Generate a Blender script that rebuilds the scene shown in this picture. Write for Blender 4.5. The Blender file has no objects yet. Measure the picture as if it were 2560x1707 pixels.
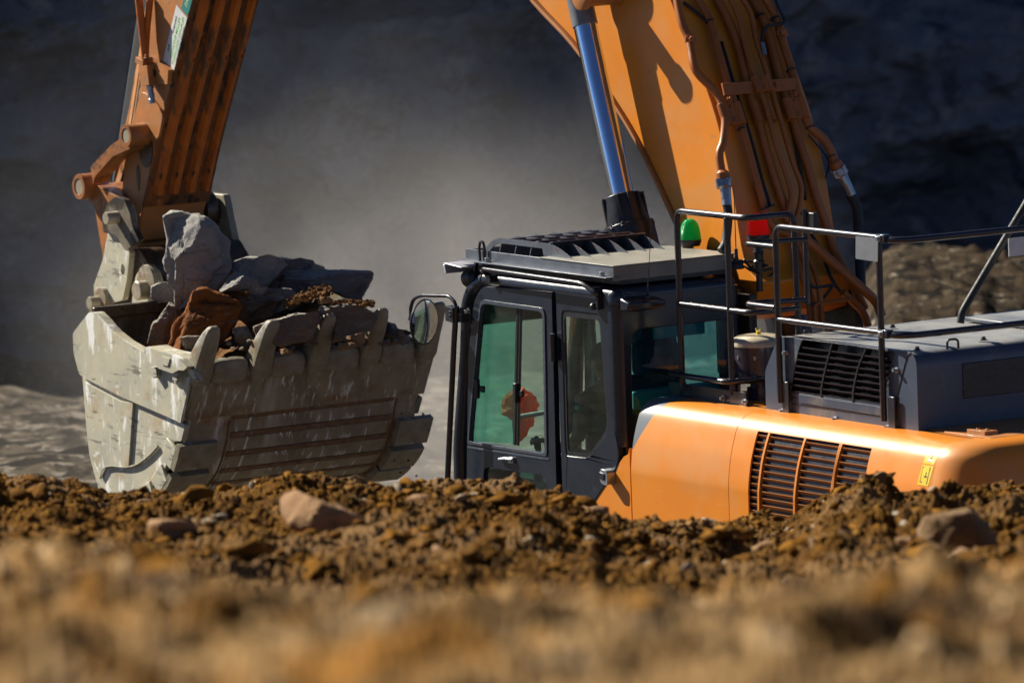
import bpy, bmesh, math, random
import numpy as np
from math import sin, cos, tan, pi, radians, atan2, sqrt, degrees
from mathutils import Vector
from mathutils.geometry import tessellate_polygon

# ------------------------------------------------------------------ camera, world, sun, exposure
C = bpy.data.collections.new('scene'); bpy.context.scene.collection.children.link(C)
SC = bpy.context.scene
F = 17000.; CX, CY = 1280., 853.5                      # photo pixels (2560 x 1707)
def cam_setup(a=57., e=6.6, roll=2.06, D=44., z0=3.25, ref=(1520, 693)):
    ar, er, rr = radians(a), radians(e), radians(roll)
    r = np.array([cos(ar), sin(ar), 0]); vh = np.array([-sin(ar), cos(ar), 0])
    v = vh*cos(er) - np.array([0, 0, 1.])*sin(er); u = np.cross(r, v)
    R = r*cos(rr) - u*sin(rr); U = u*cos(rr) + r*sin(rr)
    d = v*F + R*(ref[0]-CX) - U*(ref[1]-CY)
    return R, U, v, np.array([0, 0, z0]) - d*(D/F), r, vh
R, U, V, CAM, RH, VH = cam_setup()
def hit(px, py, ax, val):                              # surveying helper: where a sight line meets a plane of the machine
    d = V*F + R*(px-CX) - U*(py-CY); return CAM + d*((val-CAM[ax])/d[ax])
def atdepth(px, py, w):
    return CAM + (V*F + R*(px-CX) - U*(py-CY))*(w/F)
ZM = dict(N=(0,0,1), Z1=(150,0,3.92), Z2=(150,350,3.92), Z3=(150,700,2.851), Z4=(600,600,2.4127), B1=(1300,0,2.851), B2=(1600,0,3.1367),
          B3=(1650,450,3.92), B4=(2100,450,2.85), C1=(980,480,3.36), C2=(1000,750,2.852), C3=(1550,750,2.613), C4=(1900,780,3.015),
          D4=(350,500,3.92), D5=(550,600,3.92))
def zc(k, x, y): a, b, s = ZM[k]; return a+x/s, b+y/s
def PY(k, x, y, Y): return hit(*zc(k, x, y), 1, Y)     # on plane Y=const (side planes of the machine)
def PX(k, x, y, X): return hit(*zc(k, x, y), 0, X)
def PZ(k, x, y, Zv): return hit(*zc(k, x, y), 2, Zv)
def XZ(k, pts, Y): return [(PY(k, x, y, Y)[0], PY(k, x, y, Y)[2]) for x, y in pts]

cam = bpy.data.objects.new('camera', bpy.data.cameras.new('camera')); C.objects.link(cam)
from mathutils import Matrix
cam.matrix_world = Matrix(((R[0], U[0], -V[0], CAM[0]), (R[1], U[1], -V[1], CAM[1]), (R[2], U[2], -V[2], CAM[2]), (0, 0, 0, 1)))
cam.data.sensor_width = 36; cam.data.lens = 36*F/2560
cam.data.clip_start = .5; cam.data.clip_end = 3000
cam.data.dof.use_dof = True; cam.data.dof.focus_distance = 45.3; cam.data.dof.aperture_fstop = 3.8
SC.camera = cam
SUN_EL = radians(37); SUN = Vector((-.925*cos(SUN_EL), -.38*cos(SUN_EL), sin(SUN_EL)))
W = bpy.data.worlds.new('World'); SC.world = W; W.use_nodes = True
nt = W.node_tree; bg = nt.nodes['Background']; sky = nt.nodes.new('ShaderNodeTexSky'); sky.sky_type = 'NISHITA'
sky.sun_disc = False; sky.altitude = 4500; sky.air_density = .6; sky.dust_density = 0; sky.ozone_density = 3; sky.sun_elevation = SUN_EL; sky.sun_rotation = atan2(SUN.x, SUN.y) % (2*pi)
nt.links.new(sky.outputs[0], bg.inputs[0]); bg.inputs[1].default_value = .05
sl = bpy.data.lights.new('sun', 'SUN'); sl.energy = 5.; sl.angle = radians(.5); sl.color = (1, .93, .80)
so = bpy.data.objects.new('sun', sl); C.objects.link(so); so.rotation_euler = SUN.to_track_quat('Z', 'Y').to_euler(); so.location = (0, 0, 30)
SC.view_settings.view_transform = 'Standard'; SC.view_settings.look = 'None'; SC.view_settings.gamma = 1
SC.view_settings.exposure = .84
SC.cycles.use_denoising = True; SC.cycles.denoiser = 'OPENIMAGEDENOISE'
SC.cycles.max_bounces = 10; SC.cycles.diffuse_bounces = 1; SC.cycles.glossy_bounces = 4; SC.cycles.transparent_max_bounces = 16; SC.cycles.volume_bounces = 1
SC.cycles.volume_step_rate = 3; SC.cycles.volume_max_steps = 128; SC.cycles.sample_clamp_indirect = 8; SC.cycles.caustics_reflective = False

# ------------------------------------------------------------------ noise
rng = np.random.RandomState(7)
_P = np.arange(256); rng.shuffle(_P); _P = np.concatenate([_P, _P, _P]); _G = rng.rand(256)*2-1
def vnoise(x, y, z):
    xi, yi, zi = np.floor(x).astype(int), np.floor(y).astype(int), np.floor(z).astype(int)
    fx, fy, fz = x-xi, y-yi, z-zi
    fx, fy, fz = [t*t*t*(t*(t*6-15)+10) for t in (fx, fy, fz)]
    h = lambda a, b, c: _G[_P[(_P[(_P[(xi+a) & 255] + yi+b) & 255] + zi+c) & 255]]
    l = lambda a, b, t: a+(b-a)*t
    return l(l(l(h(0,0,0), h(1,0,0), fx), l(h(0,1,0), h(1,1,0), fx), fy), l(l(h(0,0,1), h(1,0,1), fx), l(h(0,1,1), h(1,1,1), fx), fy), fz)
def fbm(x, y, z, o=4, g=.5):
    s = 0; a = 1
    for i in range(o): s = s + a*vnoise(x+17.3*i, y-5.1*i, z+3.7*i); x, y, z = x*2.03, y*2.03, z*2.03; a *= g
    return s
def cell(x, y, seed=0):                                # lumpy clods: distance to the nearest jittered point (2-D)
    xi, yi = np.floor(x).astype(int), np.floor(y).astype(int); best = np.full(x.shape, 9.); hid = np.zeros(x.shape)
    for a in (-1, 0, 1):
        for b in (-1, 0, 1):
            cx, cy = xi+a, yi+b
            h1 = _G[_P[(_P[(cx+seed) & 255]+cy) & 255]]; h2 = _G[_P[(_P[(cy+91+seed) & 255]+cx) & 255]]
            d = np.hypot(x-(cx+.5+.45*h1), y-(cy+.5+.45*h2)); m = d < best
            best = np.where(m, d, best); hid = np.where(m, h1*.5+.5, hid)
    return best, hid

# ------------------------------------------------------------------ materials
def nodes(name):
    m = bpy.data.materials.new(name); m.use_nodes = True; n = m.node_tree.nodes; return m, n, m.node_tree.links, n['Principled BSDF']
def mixc(n, L, fac, a, b):
    x = n.new('ShaderNodeMix'); x.data_type = 'RGBA'
    if isinstance(fac, (int, float)): x.inputs[0].default_value = fac
    else: L.new(fac, x.inputs[0])
    for s, v in ((6, a), (7, b)):
        if isinstance(v, tuple): x.inputs[s].default_value = (*v, 1)
        else: L.new(v, x.inputs[s])
    return x.outputs[2]
def noisefac(n, L, scale, lo, hi, detail=6, stretch=(1,1,1), rough=.6, w=0):
    tc = n.new('ShaderNodeTexCoord'); mp = n.new('ShaderNodeMapping'); mp.inputs['Scale'].default_value = stretch; mp.inputs['Location'].default_value = (w, w*1.7, w*.3)
    L.new(tc.outputs['Object'], mp.inputs[0]); t = n.new('ShaderNodeTexNoise'); L.new(mp.outputs[0], t.inputs['Vector'])
    t.inputs['Scale'].default_value = scale; t.inputs['Detail'].default_value = detail; t.inputs['Roughness'].default_value = rough
    r = n.new('ShaderNodeMapRange'); r.inputs[1].default_value = lo; r.inputs[2].default_value = hi; L.new(t.outputs[0], r.inputs[0]); return r.outputs[0]
def pmat(name, c1, c2=None, scale=6, lo=.4, hi=.65, rough=.5, rvar=.1, metal=0, bump=0, bscale=60, coat=0, layers=(), stretch=(1,1,1), ior=None):
    """layers: (colour, scale, lo, hi, stretch) worn or dirty patches on top of the base"""
    m, n, L, b = nodes(name)
    col = mixc(n, L, noisefac(n, L, scale, lo, hi, stretch=stretch), c1, c2 or c1)
    for i, (c, s, l_, h_, st) in enumerate(layers): col = mixc(n, L, noisefac(n, L, s, l_, h_, stretch=st, w=3.1*(i+1)), col, c)
    L.new(col, b.inputs['Base Color'])
    r = n.new('ShaderNodeMapRange'); r.inputs[3].default_value = max(.02, rough-rvar); r.inputs[4].default_value = rough+rvar
    L.new(noisefac(n, L, scale*3, .3, .7, w=9), r.inputs[0]); L.new(r.outputs[0], b.inputs['Roughness'])
    b.inputs['Metallic'].default_value = metal; b.inputs['Coat Weight'].default_value = coat; b.inputs['Coat Roughness'].default_value = .12
    if bump:
        bp = n.new('ShaderNodeBump'); bp.inputs['Strength'].default_value = 1; bp.inputs['Distance'].default_value = bump
        L.new(noisefac(n, L, bscale, 0, 1, detail=8), bp.inputs['Height']); L.new(bp.outputs[0], b.inputs['Normal'])
    return m
X1 = (1, 1, 1)
M = {}
OR1, OR2 = (.76, .245, .012), (.71, .22, .014)
M['orange'] = pmat('orange_paint', OR1, OR2, 2, rough=.44, rvar=.08, coat=.2, layers=[((.62,.30,.10), 1.6, .50, .75, X1), ((.36,.20,.09), 9, .66, .8, X1), ((.10,.05,.02), 30, .72, .75, (1,1,.6)), ((.75,.45,.2), 45, .73, .77, X1)])
M['orange_dusty'] = pmat('orange_dusty_paint', (.50, .19, .05), (.36, .16, .06), 4, rough=.5, rvar=.1, coat=.1, bump=.0006, layers=[((.25,.15,.08), 7, .6, .72, X1), ((.03,.02,.015), 13, .70, .74, X1)])
M['orange_worn'] = pmat('worn_orange_paint', (.60, .15, .012), (.40, .10, .012), 5, rough=.5, rvar=.15, stretch=(1,1,.5), bump=.001,
    layers=[((.12,.07,.035), 4, .52, .66, (2.2,3,.45)), ((.03,.018,.01), 12, .62, .68, (1,1.4,.6)), ((.3,.2,.12), 25, .68, .72, X1)])
M['orange_brown'] = pmat('orange_brown_pipe', (.42, .125, .022), (.33, .10, .02), 5, rough=.42, rvar=.08, layers=[((.03,.015,.01), 9, .70, .76, (1,1,.5))])
M['cab'] = pmat('cab_dark_paint', (.014, .020, .034), (.010, .015, .028), 3, rough=.30, rvar=.07, coat=.2, layers=[((.14,.13,.12), 40, .72, .80, (1,1,6)), ((.07,.066,.062), 5, .62, .95, X1)])
M['frame'] = pmat('window_frame_paint', (.06,.075,.10), (.045,.055,.08), 8, rough=.3, rvar=.05, coat=.3)
M['black'] = pmat('black_steel', (.015, .016, .02), (.02,.02,.024), 8, rough=.4, rvar=.1)
M['railmat'] = pmat('glossy_black_tube', (.016, .015, .022), (.022,.02,.03), 8, rough=.30, rvar=.06, coat=.3, layers=[((.12,.05,.02), 14, .70, .76, X1)])
M['rubber'] = pmat('rubber_hose', (.016,.017,.02), (.025,.025,.028), 12, rough=.6, rvar=.1)
def pale_tops(m, c=(.40,.39,.35), amt=.85, lo=.75, hi=.97):     # paler upward faces: brightness of lit tops put into the colour
    n, L = m.node_tree.nodes, m.node_tree.links; b = n['Principled BSDF']; src = b.inputs['Base Color'].links[0].from_socket
    g = n.new('ShaderNodeNewGeometry'); sp = n.new('ShaderNodeSeparateXYZ'); L.new(g.outputs['Normal'], sp.inputs[0]); r = n.new('ShaderNodeMapRange'); r.inputs[1].default_value = lo; r.inputs[2].default_value = hi; r.inputs[4].default_value = amt; L.new(sp.outputs[2], r.inputs[0])
    mu = n.new('ShaderNodeMath'); mu.operation = 'MULTIPLY'; L.new(r.outputs[0], mu.inputs[0]); L.new(noisefac(n, L, 3, .15, .6, 5, w=12), mu.inputs[1]); L.new(mixc(n, L, mu.outputs[0], src, c), b.inputs['Base Color']); return m
M['hood'] = pmat('grey_hood_paint', (.058, .078, .120), (.045, .062, .10), 2.5, rough=.38, rvar=.07, coat=.1, layers=[((.24,.22,.18), 5, .55, .85, X1), ((.07,.05,.04), 30, .72, .76, X1)])
pale_tops(M['hood'])  # bright sunlit hood top painted in as a lighter tone
M['guard'] = pmat('bare_steel', (.17, .19, .225), (.13,.145,.175), 6, rough=.38, rvar=.12, metal=.35, layers=[((.17,.07,.03), 14, .60, .70, (1,1,.35)), ((.35,.35,.36), 50, .68, .75, X1)])
M['rust'] = pmat('rusty_steel', (.24,.125,.055), (.13,.075,.04), 12, rough=.7, rvar=.1, bump=.001, layers=[((.28,.26,.24), 20, .62, .7, X1)])
M['roofplate'] = pmat('khaki_roof_plate', (.20,.195,.16), (.16,.16,.14), 4, rough=.45, rvar=.1, layers=[((.28,.27,.23), 8, .6, .8, X1)]); pale_tops(M['roofplate'], (.33,.32,.27), .8)
M['lightmetal'] = pmat('pale_metal', (.55,.55,.58), (.42,.42,.46), 7, rough=.35, rvar=.1, metal=.2)
M['chrome'] = pmat('chrome_rod', (.66,.76,.94), (.58,.68,.88), 4, rough=.10, rvar=.04, metal=1)
M['zinc'] = pmat('zinc_fitting', (.45,.48,.52), (.3,.32,.35), 20, rough=.35, rvar=.1, metal=.8)
M['steel_dark'] = pmat('shaded_steel', (.20,.175,.13), (.10,.075,.05), 5, rough=.5, bump=.001, layers=[((.03,.02,.014), 5, .52, .62, X1)])  # shade on the turned coupler lug put into a dark colour
M['orange_greasy'] = pmat('greasy_orange_paint', (.42,.16,.045), (.22,.09,.03), 5, rough=.42, rvar=.12, bump=.001, layers=[((.03,.018,.012), 4.5, .55, .66, X1), ((.10,.05,.025), 12, .58, .68, X1)])
M['belly_dirt'] = pmat('dirty_belly_paint', (.22,.075,.018), (.12,.05,.02), 5, rough=.6, stretch=(1,1,.4), bump=.002, layers=[((.03,.018,.01), 6, .52, .62, (2,2,.5)), ((.45,.14,.03), 5, .58, .66, (2,2,.4))])
M['bucket'] = pmat('worn_bucket_steel', (.26,.24,.17), (.19,.185,.15), 3.0, rough=.5, rvar=.12, bump=.0012, bscale=30,
    layers=[((.26,.15,.07), 5, .56, .70, X1), ((.17,.165,.15), 7, .60, .72, (1,1,2)), ((.55,.54,.48), 4, .62, .67, (1.8,1.8,.5))])
M['bucket_side'] = pmat('scraped_bucket_side', (.54,.50,.37), (.43,.415,.33), 3.0, rough=.5, rvar=.12, bump=.001, bscale=30,
    layers=[((.42,.30,.17), 4, .56, .75, X1), ((.26,.28,.26), 7, .58, .70, (1,1,2)), ((.86,.86,.82), 4.5, .55, .63, (1.7,1.7,.6)), ((.20,.18,.14), 9, .62, .66, (.35,1,2.5)), ((.72,.72,.68), 12, .64, .70, (.5,.5,1.6)), ((.30,.17,.08), 22, .68, .72, X1)])
M['bucket_belly'] = pmat('bucket_underside_steel', (.34,.28,.185), (.22,.175,.11), 4.0, rough=.45, rvar=.12, bump=.0015, bscale=30,
    layers=[((.24,.12,.045), 4, .54, .68, (1,.5,1)), ((.46,.42,.34), 1.3, .52, .66, (1.2,2.6,.6)), ((.62,.59,.52), 3.2, .57, .64, (1.2,3.4,.6)), ((.72,.70,.64), 9, .60, .67, (.8,2.6,.5))])
M['cast'] = pmat('cast_steel', (.31,.275,.195), (.22,.195,.135), 9, rough=.46, rvar=.14, bump=.006, bscale=16, layers=[((.24,.13,.06), 6, .56, .7, X1), ((.46,.44,.40), 6, .56, .66, X1)])
M['pinmetal'] = pmat('pin_metal', (.42,.37,.27), (.32,.28,.21), 16, rough=.4, rvar=.1, metal=.25, layers=[((.12,.08,.05), 20, .62, .7, X1)])
M['grease'] = pmat('greasy_steel', (.035,.025,.018), (.09,.055,.03), 10, rough=.35, rvar=.15, bump=.001)
def rockmat(name, c1, c2, c3, vein=(.5,.5,.5)):
    return pmat(name, c1, c2, 4, lo=.35, hi=.65, rough=.85, rvar=.08, bump=.03, bscale=9, layers=[(c3, 7, .55, .68, (1,1,3)), (vein, 18, .66, .72, (1,.6,2))])
M['rock_grey'] = rockmat('grey_rock', (.30,.285,.265), (.235,.225,.22), (.17,.155,.15))
M['rock_dark'] = rockmat('slate_rock', (.17,.165,.175), (.13,.125,.13), (.25,.235,.21), (.4,.38,.36))
M['rock_brown'] = rockmat('brown_rock', (.20,.155,.115), (.155,.12,.09), (.26,.21,.17), (.42,.38,.34))
M['rock_rust'] = rockmat('rust_rock', (.24,.075,.018), (.12,.05,.02), (.13,.10,.085), (.45,.4,.36))
M['rock_earth'] = rockmat('earth_stained_rock', (.20,.125,.065), (.13,.08,.04), (.26,.17,.095), (.36,.28,.2))
M['rock_tan'] = rockmat('tan_rock', (.33,.20,.11), (.26,.155,.08), (.21,.125,.065), (.55,.5,.45))
M['soil'] = pmat('loose_soil', (.20,.10,.04), (.12,.065,.03), 14, rough=.95, rvar=.03, bump=.015, bscale=40)
def dirtmat():
    m, n, L, b = nodes('dirt')
    c = mixc(n, L, noisefac(n, L, 1.1, .36, .62, 8), (.235,.105,.010), (.115,.050,.008))
    c = mixc(n, L, noisefac(n, L, 5, .5, .68, 8, w=2), c, (.055,.025,.007))
    c = mixc(n, L, noisefac(n, L, 28, .54, .62, 6, w=15), c, (.10,.045,.012)); c = mixc(n, L, noisefac(n, L, 22, .57, .66, 6, w=19), c, (.46,.24,.045)); c = mixc(n, L, noisefac(n, L, .7, .48, .62, 6, w=5), c, (.27,.155,.065))
    c = mixc(n, L, noisefac(n, L, 16, .63, .70, 6, w=7), c, (.40,.28,.15))
    L.new(c, b.inputs['Base Color']); b.inputs['Roughness'].default_value = .9; b.inputs['Specular IOR Level'].default_value = .25
    bp = n.new('ShaderNodeBump'); bp.inputs['Distance'].default_value = .03; L.new(noisefac(n, L, 30, 0, 1, 9, rough=.75), bp.inputs['Height']); L.new(bp.outputs[0], b.inputs['Normal'])
    return m
M['dirt'] = dirtmat()
for k_ in ('rock_dark', 'rock_grey', 'rock_brown'): pale_tops(M[k_], (.42,.40,.35), .8, .45, .9)  # lit top facets painted in as a lighter tone
def dirtpale():  # same dirt, near bank's brightness and dark hollows put into the colour
    m, n, L, b = nodes('lightened_dirt')
    c = mixc(n, L, noisefac(n, L, 2.2, .42, .58, 4), (.31,.19,.08), (.155,.085,.026)); c = mixc(n, L, noisefac(n, L, 3.2, .53, .60, 4, w=2), c, (.05,.028,.010)); c = mixc(n, L, noisefac(n, L, 7, .57, .64, 4, w=5), c, (.48,.34,.19)); c = mixc(n, L, noisefac(n, L, 1.2, .52, .62, 5, w=11), c, (.24,.11,.02)); c = mixc(n, L, noisefac(n, L, 1.7, .55, .63, 5, w=17), c, (.07,.038,.016))
    L.new(c, b.inputs['Base Color']); b.inputs['Roughness'].default_value = .9; b.inputs['Specular IOR Level'].default_value = .2; return m
M['dirt_pale'] = dirtpale()
M['clod'] = pmat('dirt_clod', (.23,.102,.013), (.07,.032,.007), 3, rough=.92, rvar=.03, bump=.01, bscale=50, layers=[((.36,.20,.07), 1.3, .60, .68, X1)])
M['stone'] = pmat('pale_stone', (.42,.36,.28), (.3,.23,.15), 3, rough=.85, rvar=.05, bump=.01, bscale=30)
M['quarry'] = pmat('quarry_rock', (.21,.205,.22), (.15,.148,.165), .5, lo=.35, hi=.65, rough=.95, rvar=.03, bump=.10, bscale=2.0, layers=[((.30,.27,.24), 1.8, .54, .68, (1,1,1)), ((.07,.07,.085), 1.3, .54, .66, (1,1,1.1)), ((.12,.118,.135), .12, .45, .62, (1,1,1))])
M['farground'] = pmat('quarry_floor', (.10,.082,.06), (.04,.033,.026), 2.2, lo=.46, hi=.56, rough=.95, rvar=.03, bump=.05, bscale=3, layers=[((.22,.19,.155), 3.5, .54, .60, (1,1,1)), ((.025,.022,.018), 1.8, .54, .59, X1), ((.38,.35,.31), 5, .64, .68, X1)])
M['rubble'] = pmat('rubble_rock', (.055,.038,.022), (.022,.016,.011), 3.0, rough=.9, rvar=.05, bump=.03, bscale=6, layers=[((.10,.077,.052), 4, .56, .62, X1), ((.012,.010,.008), 3, .54, .60, X1), ((.30,.26,.21), 5, .64, .67, X1)])
M['seat'] = pmat('seat_fabric', (.05,.05,.055), (.07,.07,.075), 20, rough=.8)
M['inner'] = pmat('inner_trim', (.10,.105,.11), (.07,.075,.08), 6, rough=.6)
M['creampart'] = pmat('cream_paint', (.55,.52,.36), (.45,.42,.3), 5, rough=.5)
M['tan'] = pmat('tan_lid', (.55,.48,.34), (.48,.42,.3), 6, rough=.35, coat=.2)
M['purple'] = pmat('dark_plastic', (.045,.035,.06), (.035,.03,.05), 6, rough=.3, coat=.3)
M['yellow'] = pmat('yellow_plastic', (.75,.55,.03), (.65,.45,.03), 9, rough=.4)
M['white'] = pmat('white_sticker', (.72,.73,.72), (.62,.63,.62), 12, rough=.4)
M['greyplate'] = pmat('grey_plate', (.20,.215,.24), (.17,.18,.2), 12, rough=.4)
M['green_ink'] = pmat('green_ink', (.17,.55,.06), None, rough=.5); M['black_ink'] = pmat('black_ink', (.02,.02,.02), None, rough=.5)
M['teal_ink'] = pmat('teal_sticker', (.03,.25,.22), (.05,.2,.18), 30, rough=.4); M['cream_ink'] = pmat('cream_ink', (.55,.55,.3), None)
M['ylabel'] = pmat('yellow_label', (.80,.58,.03), (.7,.5,.03), 9, rough=.4)
M['skin'] = pmat('skin', (.38,.19,.12), (.33,.16,.10), 12, rough=.5); M['shirt'] = pmat('dark_shirt', (.03,.035,.05), (.02,.025,.04), 12, rough=.9)
M['hair'] = pmat('dark_hair', (.03,.02,.012), (.05,.03,.02), 40, rough=.6)
M['hivis'] = pmat('hivis_cloth', (.95,.16,.04), (.8,.12,.03), 9, rough=.8); n = M['hivis'].node_tree.nodes; tl = n.new('ShaderNodeBsdfTranslucent'); tl.inputs[0].default_value = (.9,.24,.08,1); mx = n.new('ShaderNodeMixShader'); mx.inputs[0].default_value = .45; L = M['hivis'].node_tree.links; L.new(n['Principled BSDF'].outputs[0], mx.inputs[1]); L.new(tl.outputs[0], mx.inputs[2]); L.new(mx.outputs[0], n['Material Output'].inputs[0]); M['trouser'] = pmat('trousers', (.04,.045,.06), None, rough=.9)
M['lens_green'] = None
def lensmat(name, c):
    m, n, L, b = nodes(name); b.inputs['Base Color'].default_value = (*c, 1); b.inputs['Roughness'].default_value = .2; b.inputs['Specular IOR Level'].default_value = .4
    tl = n.new('ShaderNodeBsdfTranslucent'); tl.inputs[0].default_value = (*c, 1); mx = n.new('ShaderNodeMixShader'); mx.inputs[0].default_value = .6; L.new(b.outputs[0], mx.inputs[1]); L.new(tl.outputs[0], mx.inputs[2]); L.new(mx.outputs[0], n['Material Output'].inputs[0])
    w = n.new('ShaderNodeTexWave'); tc = n.new('ShaderNodeTexCoord'); L.new(tc.outputs['Object'], w.inputs[0]); w.bands_direction = 'Z'; w.inputs['Scale'].default_value = 60
    bp = n.new('ShaderNodeBump'); bp.inputs['Distance'].default_value = .001; L.new(w.outputs[1], bp.inputs['Height']); L.new(bp.outputs[0], b.inputs['Normal']); return m
M['lens_green'] = lensmat('green_lens', (.0,.50,.14)); M['lens_red'] = lensmat('red_lens', (.95,.03,.008))
def glassmat(name, tint, dirt=.08, dcol=(.5,.7,.62)):
    m = bpy.data.materials.new(name); m.use_nodes = True; n = m.node_tree.nodes; L = m.node_tree.links; n.clear()
    o = n.new('ShaderNodeOutputMaterial'); t = n.new('ShaderNodeBsdfTransparent'); t.inputs[0].default_value = (*tint, 1)
    g = n.new('ShaderNodeBsdfGlossy'); g.inputs['Roughness'].default_value = .03; fr = n.new('ShaderNodeFresnel'); fr.inputs[0].default_value = 1.55
    d = n.new('ShaderNodeBsdfDiffuse'); d.inputs[0].default_value = (*dcol, 1)
    m1 = n.new('ShaderNodeMixShader'); L.new(noisefac(n, L, 5, .25, 1.0, w=3, stretch=(1,1,.5)), m1.inputs[0])
    mul = n.new('ShaderNodeMath'); mul.operation = 'MULTIPLY'; mul.inputs[1].default_value = dirt; L.new(m1.inputs[0].links[0].from_socket, mul.inputs[0]); L.new(mul.outputs[0], m1.inputs[0])
    L.new(t.outputs[0], m1.inputs[1]); L.new(d.outputs[0], m1.inputs[2])
    m2 = n.new('ShaderNodeMixShader'); ge = n.new('ShaderNodeNewGeometry'); iv = n.new('ShaderNodeMath'); iv.operation = 'SUBTRACT'; iv.inputs[0].default_value = 1; L.new(ge.outputs['Backfacing'], iv.inputs[1]); mf = n.new('ShaderNodeMath'); mf.operation = 'MULTIPLY'; L.new(fr.outputs[0], mf.inputs[0]); L.new(iv.outputs[0], mf.inputs[1]); L.new(mf.outputs[0], m2.inputs[0]); L.new(m1.outputs[0], m2.inputs[1]); L.new(g.outputs[0], m2.inputs[2]); L.new(m2.outputs[0], o.inputs[0]); return m
M['glass'] = glassmat('tinted_glass', (.84,.95,.91), .025, (.3,.55,.45)); M['glass_green'] = glassmat('green_glass', (.60,.93,.87), .05, (.10,.5,.42))
M['glass_blue'] = glassmat('blue_glass', (.50,.84,.90), .06, (.05,.32,.42)); M['glass_clear'] = glassmat('clear_glass', (.85,.93,.9), .03)
M['mirror'] = pmat('mirror_face', (.9,.9,.88), None, metal=1, rough=.04, rvar=.02)

for k_ in list(M):
    if k_.startswith('rock') or k_ in ('rubble', 'farground', 'quarry', 'clod', 'soil', 'stone'): M[k_].node_tree.nodes['Principled BSDF'].inputs['Specular IOR Level'].default_value = .06
for k_ in ('dirt', 'dirt_pale'): M[k_].node_tree.nodes['Principled BSDF'].inputs['Specular IOR Level'].default_value = .08
# ------------------------------------------------------------------ mesh building helpers
WL = {}                                                # world location of every object made here
def wl(o): return WL.get(o.name, Vector((0,0,0))) if o else Vector((0,0,0))
def link(o, parent, loc, smooth=35, bevel=0, mat=None, seg=2):
    C.objects.link(o); loc = Vector(loc); WL[o.name] = loc
    if parent: o.parent = parent
    o.location = loc - wl(parent)
    if mat:
        for m_ in (mat if isinstance(mat, (list, tuple)) else [mat]): o.data.materials.append(m_)
    if smooth and o.type == 'MESH':
        o.data.polygons.foreach_set('use_smooth', [True]*len(o.data.polygons)); o.data.set_sharp_from_angle(angle=radians(smooth))
    if bevel:
        b = o.modifiers.new('bevel', 'BEVEL'); b.width = bevel; b.segments = seg; b.limit_method = 'ANGLE'; b.angle_limit = radians(40); b.harden_normals = False
    return o
def thing(name, label, cat, loc, group=None):
    o = bpy.data.objects.new(name, None); o.empty_display_size = .3; link(o, None, loc); tag(o, label, cat, group); return o
def tag(o, label=None, cat=None, group=None, kind=None):
    if label: o['label'] = label
    if cat: o['category'] = cat
    if group: o['group'] = group
    if kind: o['kind'] = kind
    return o
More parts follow.
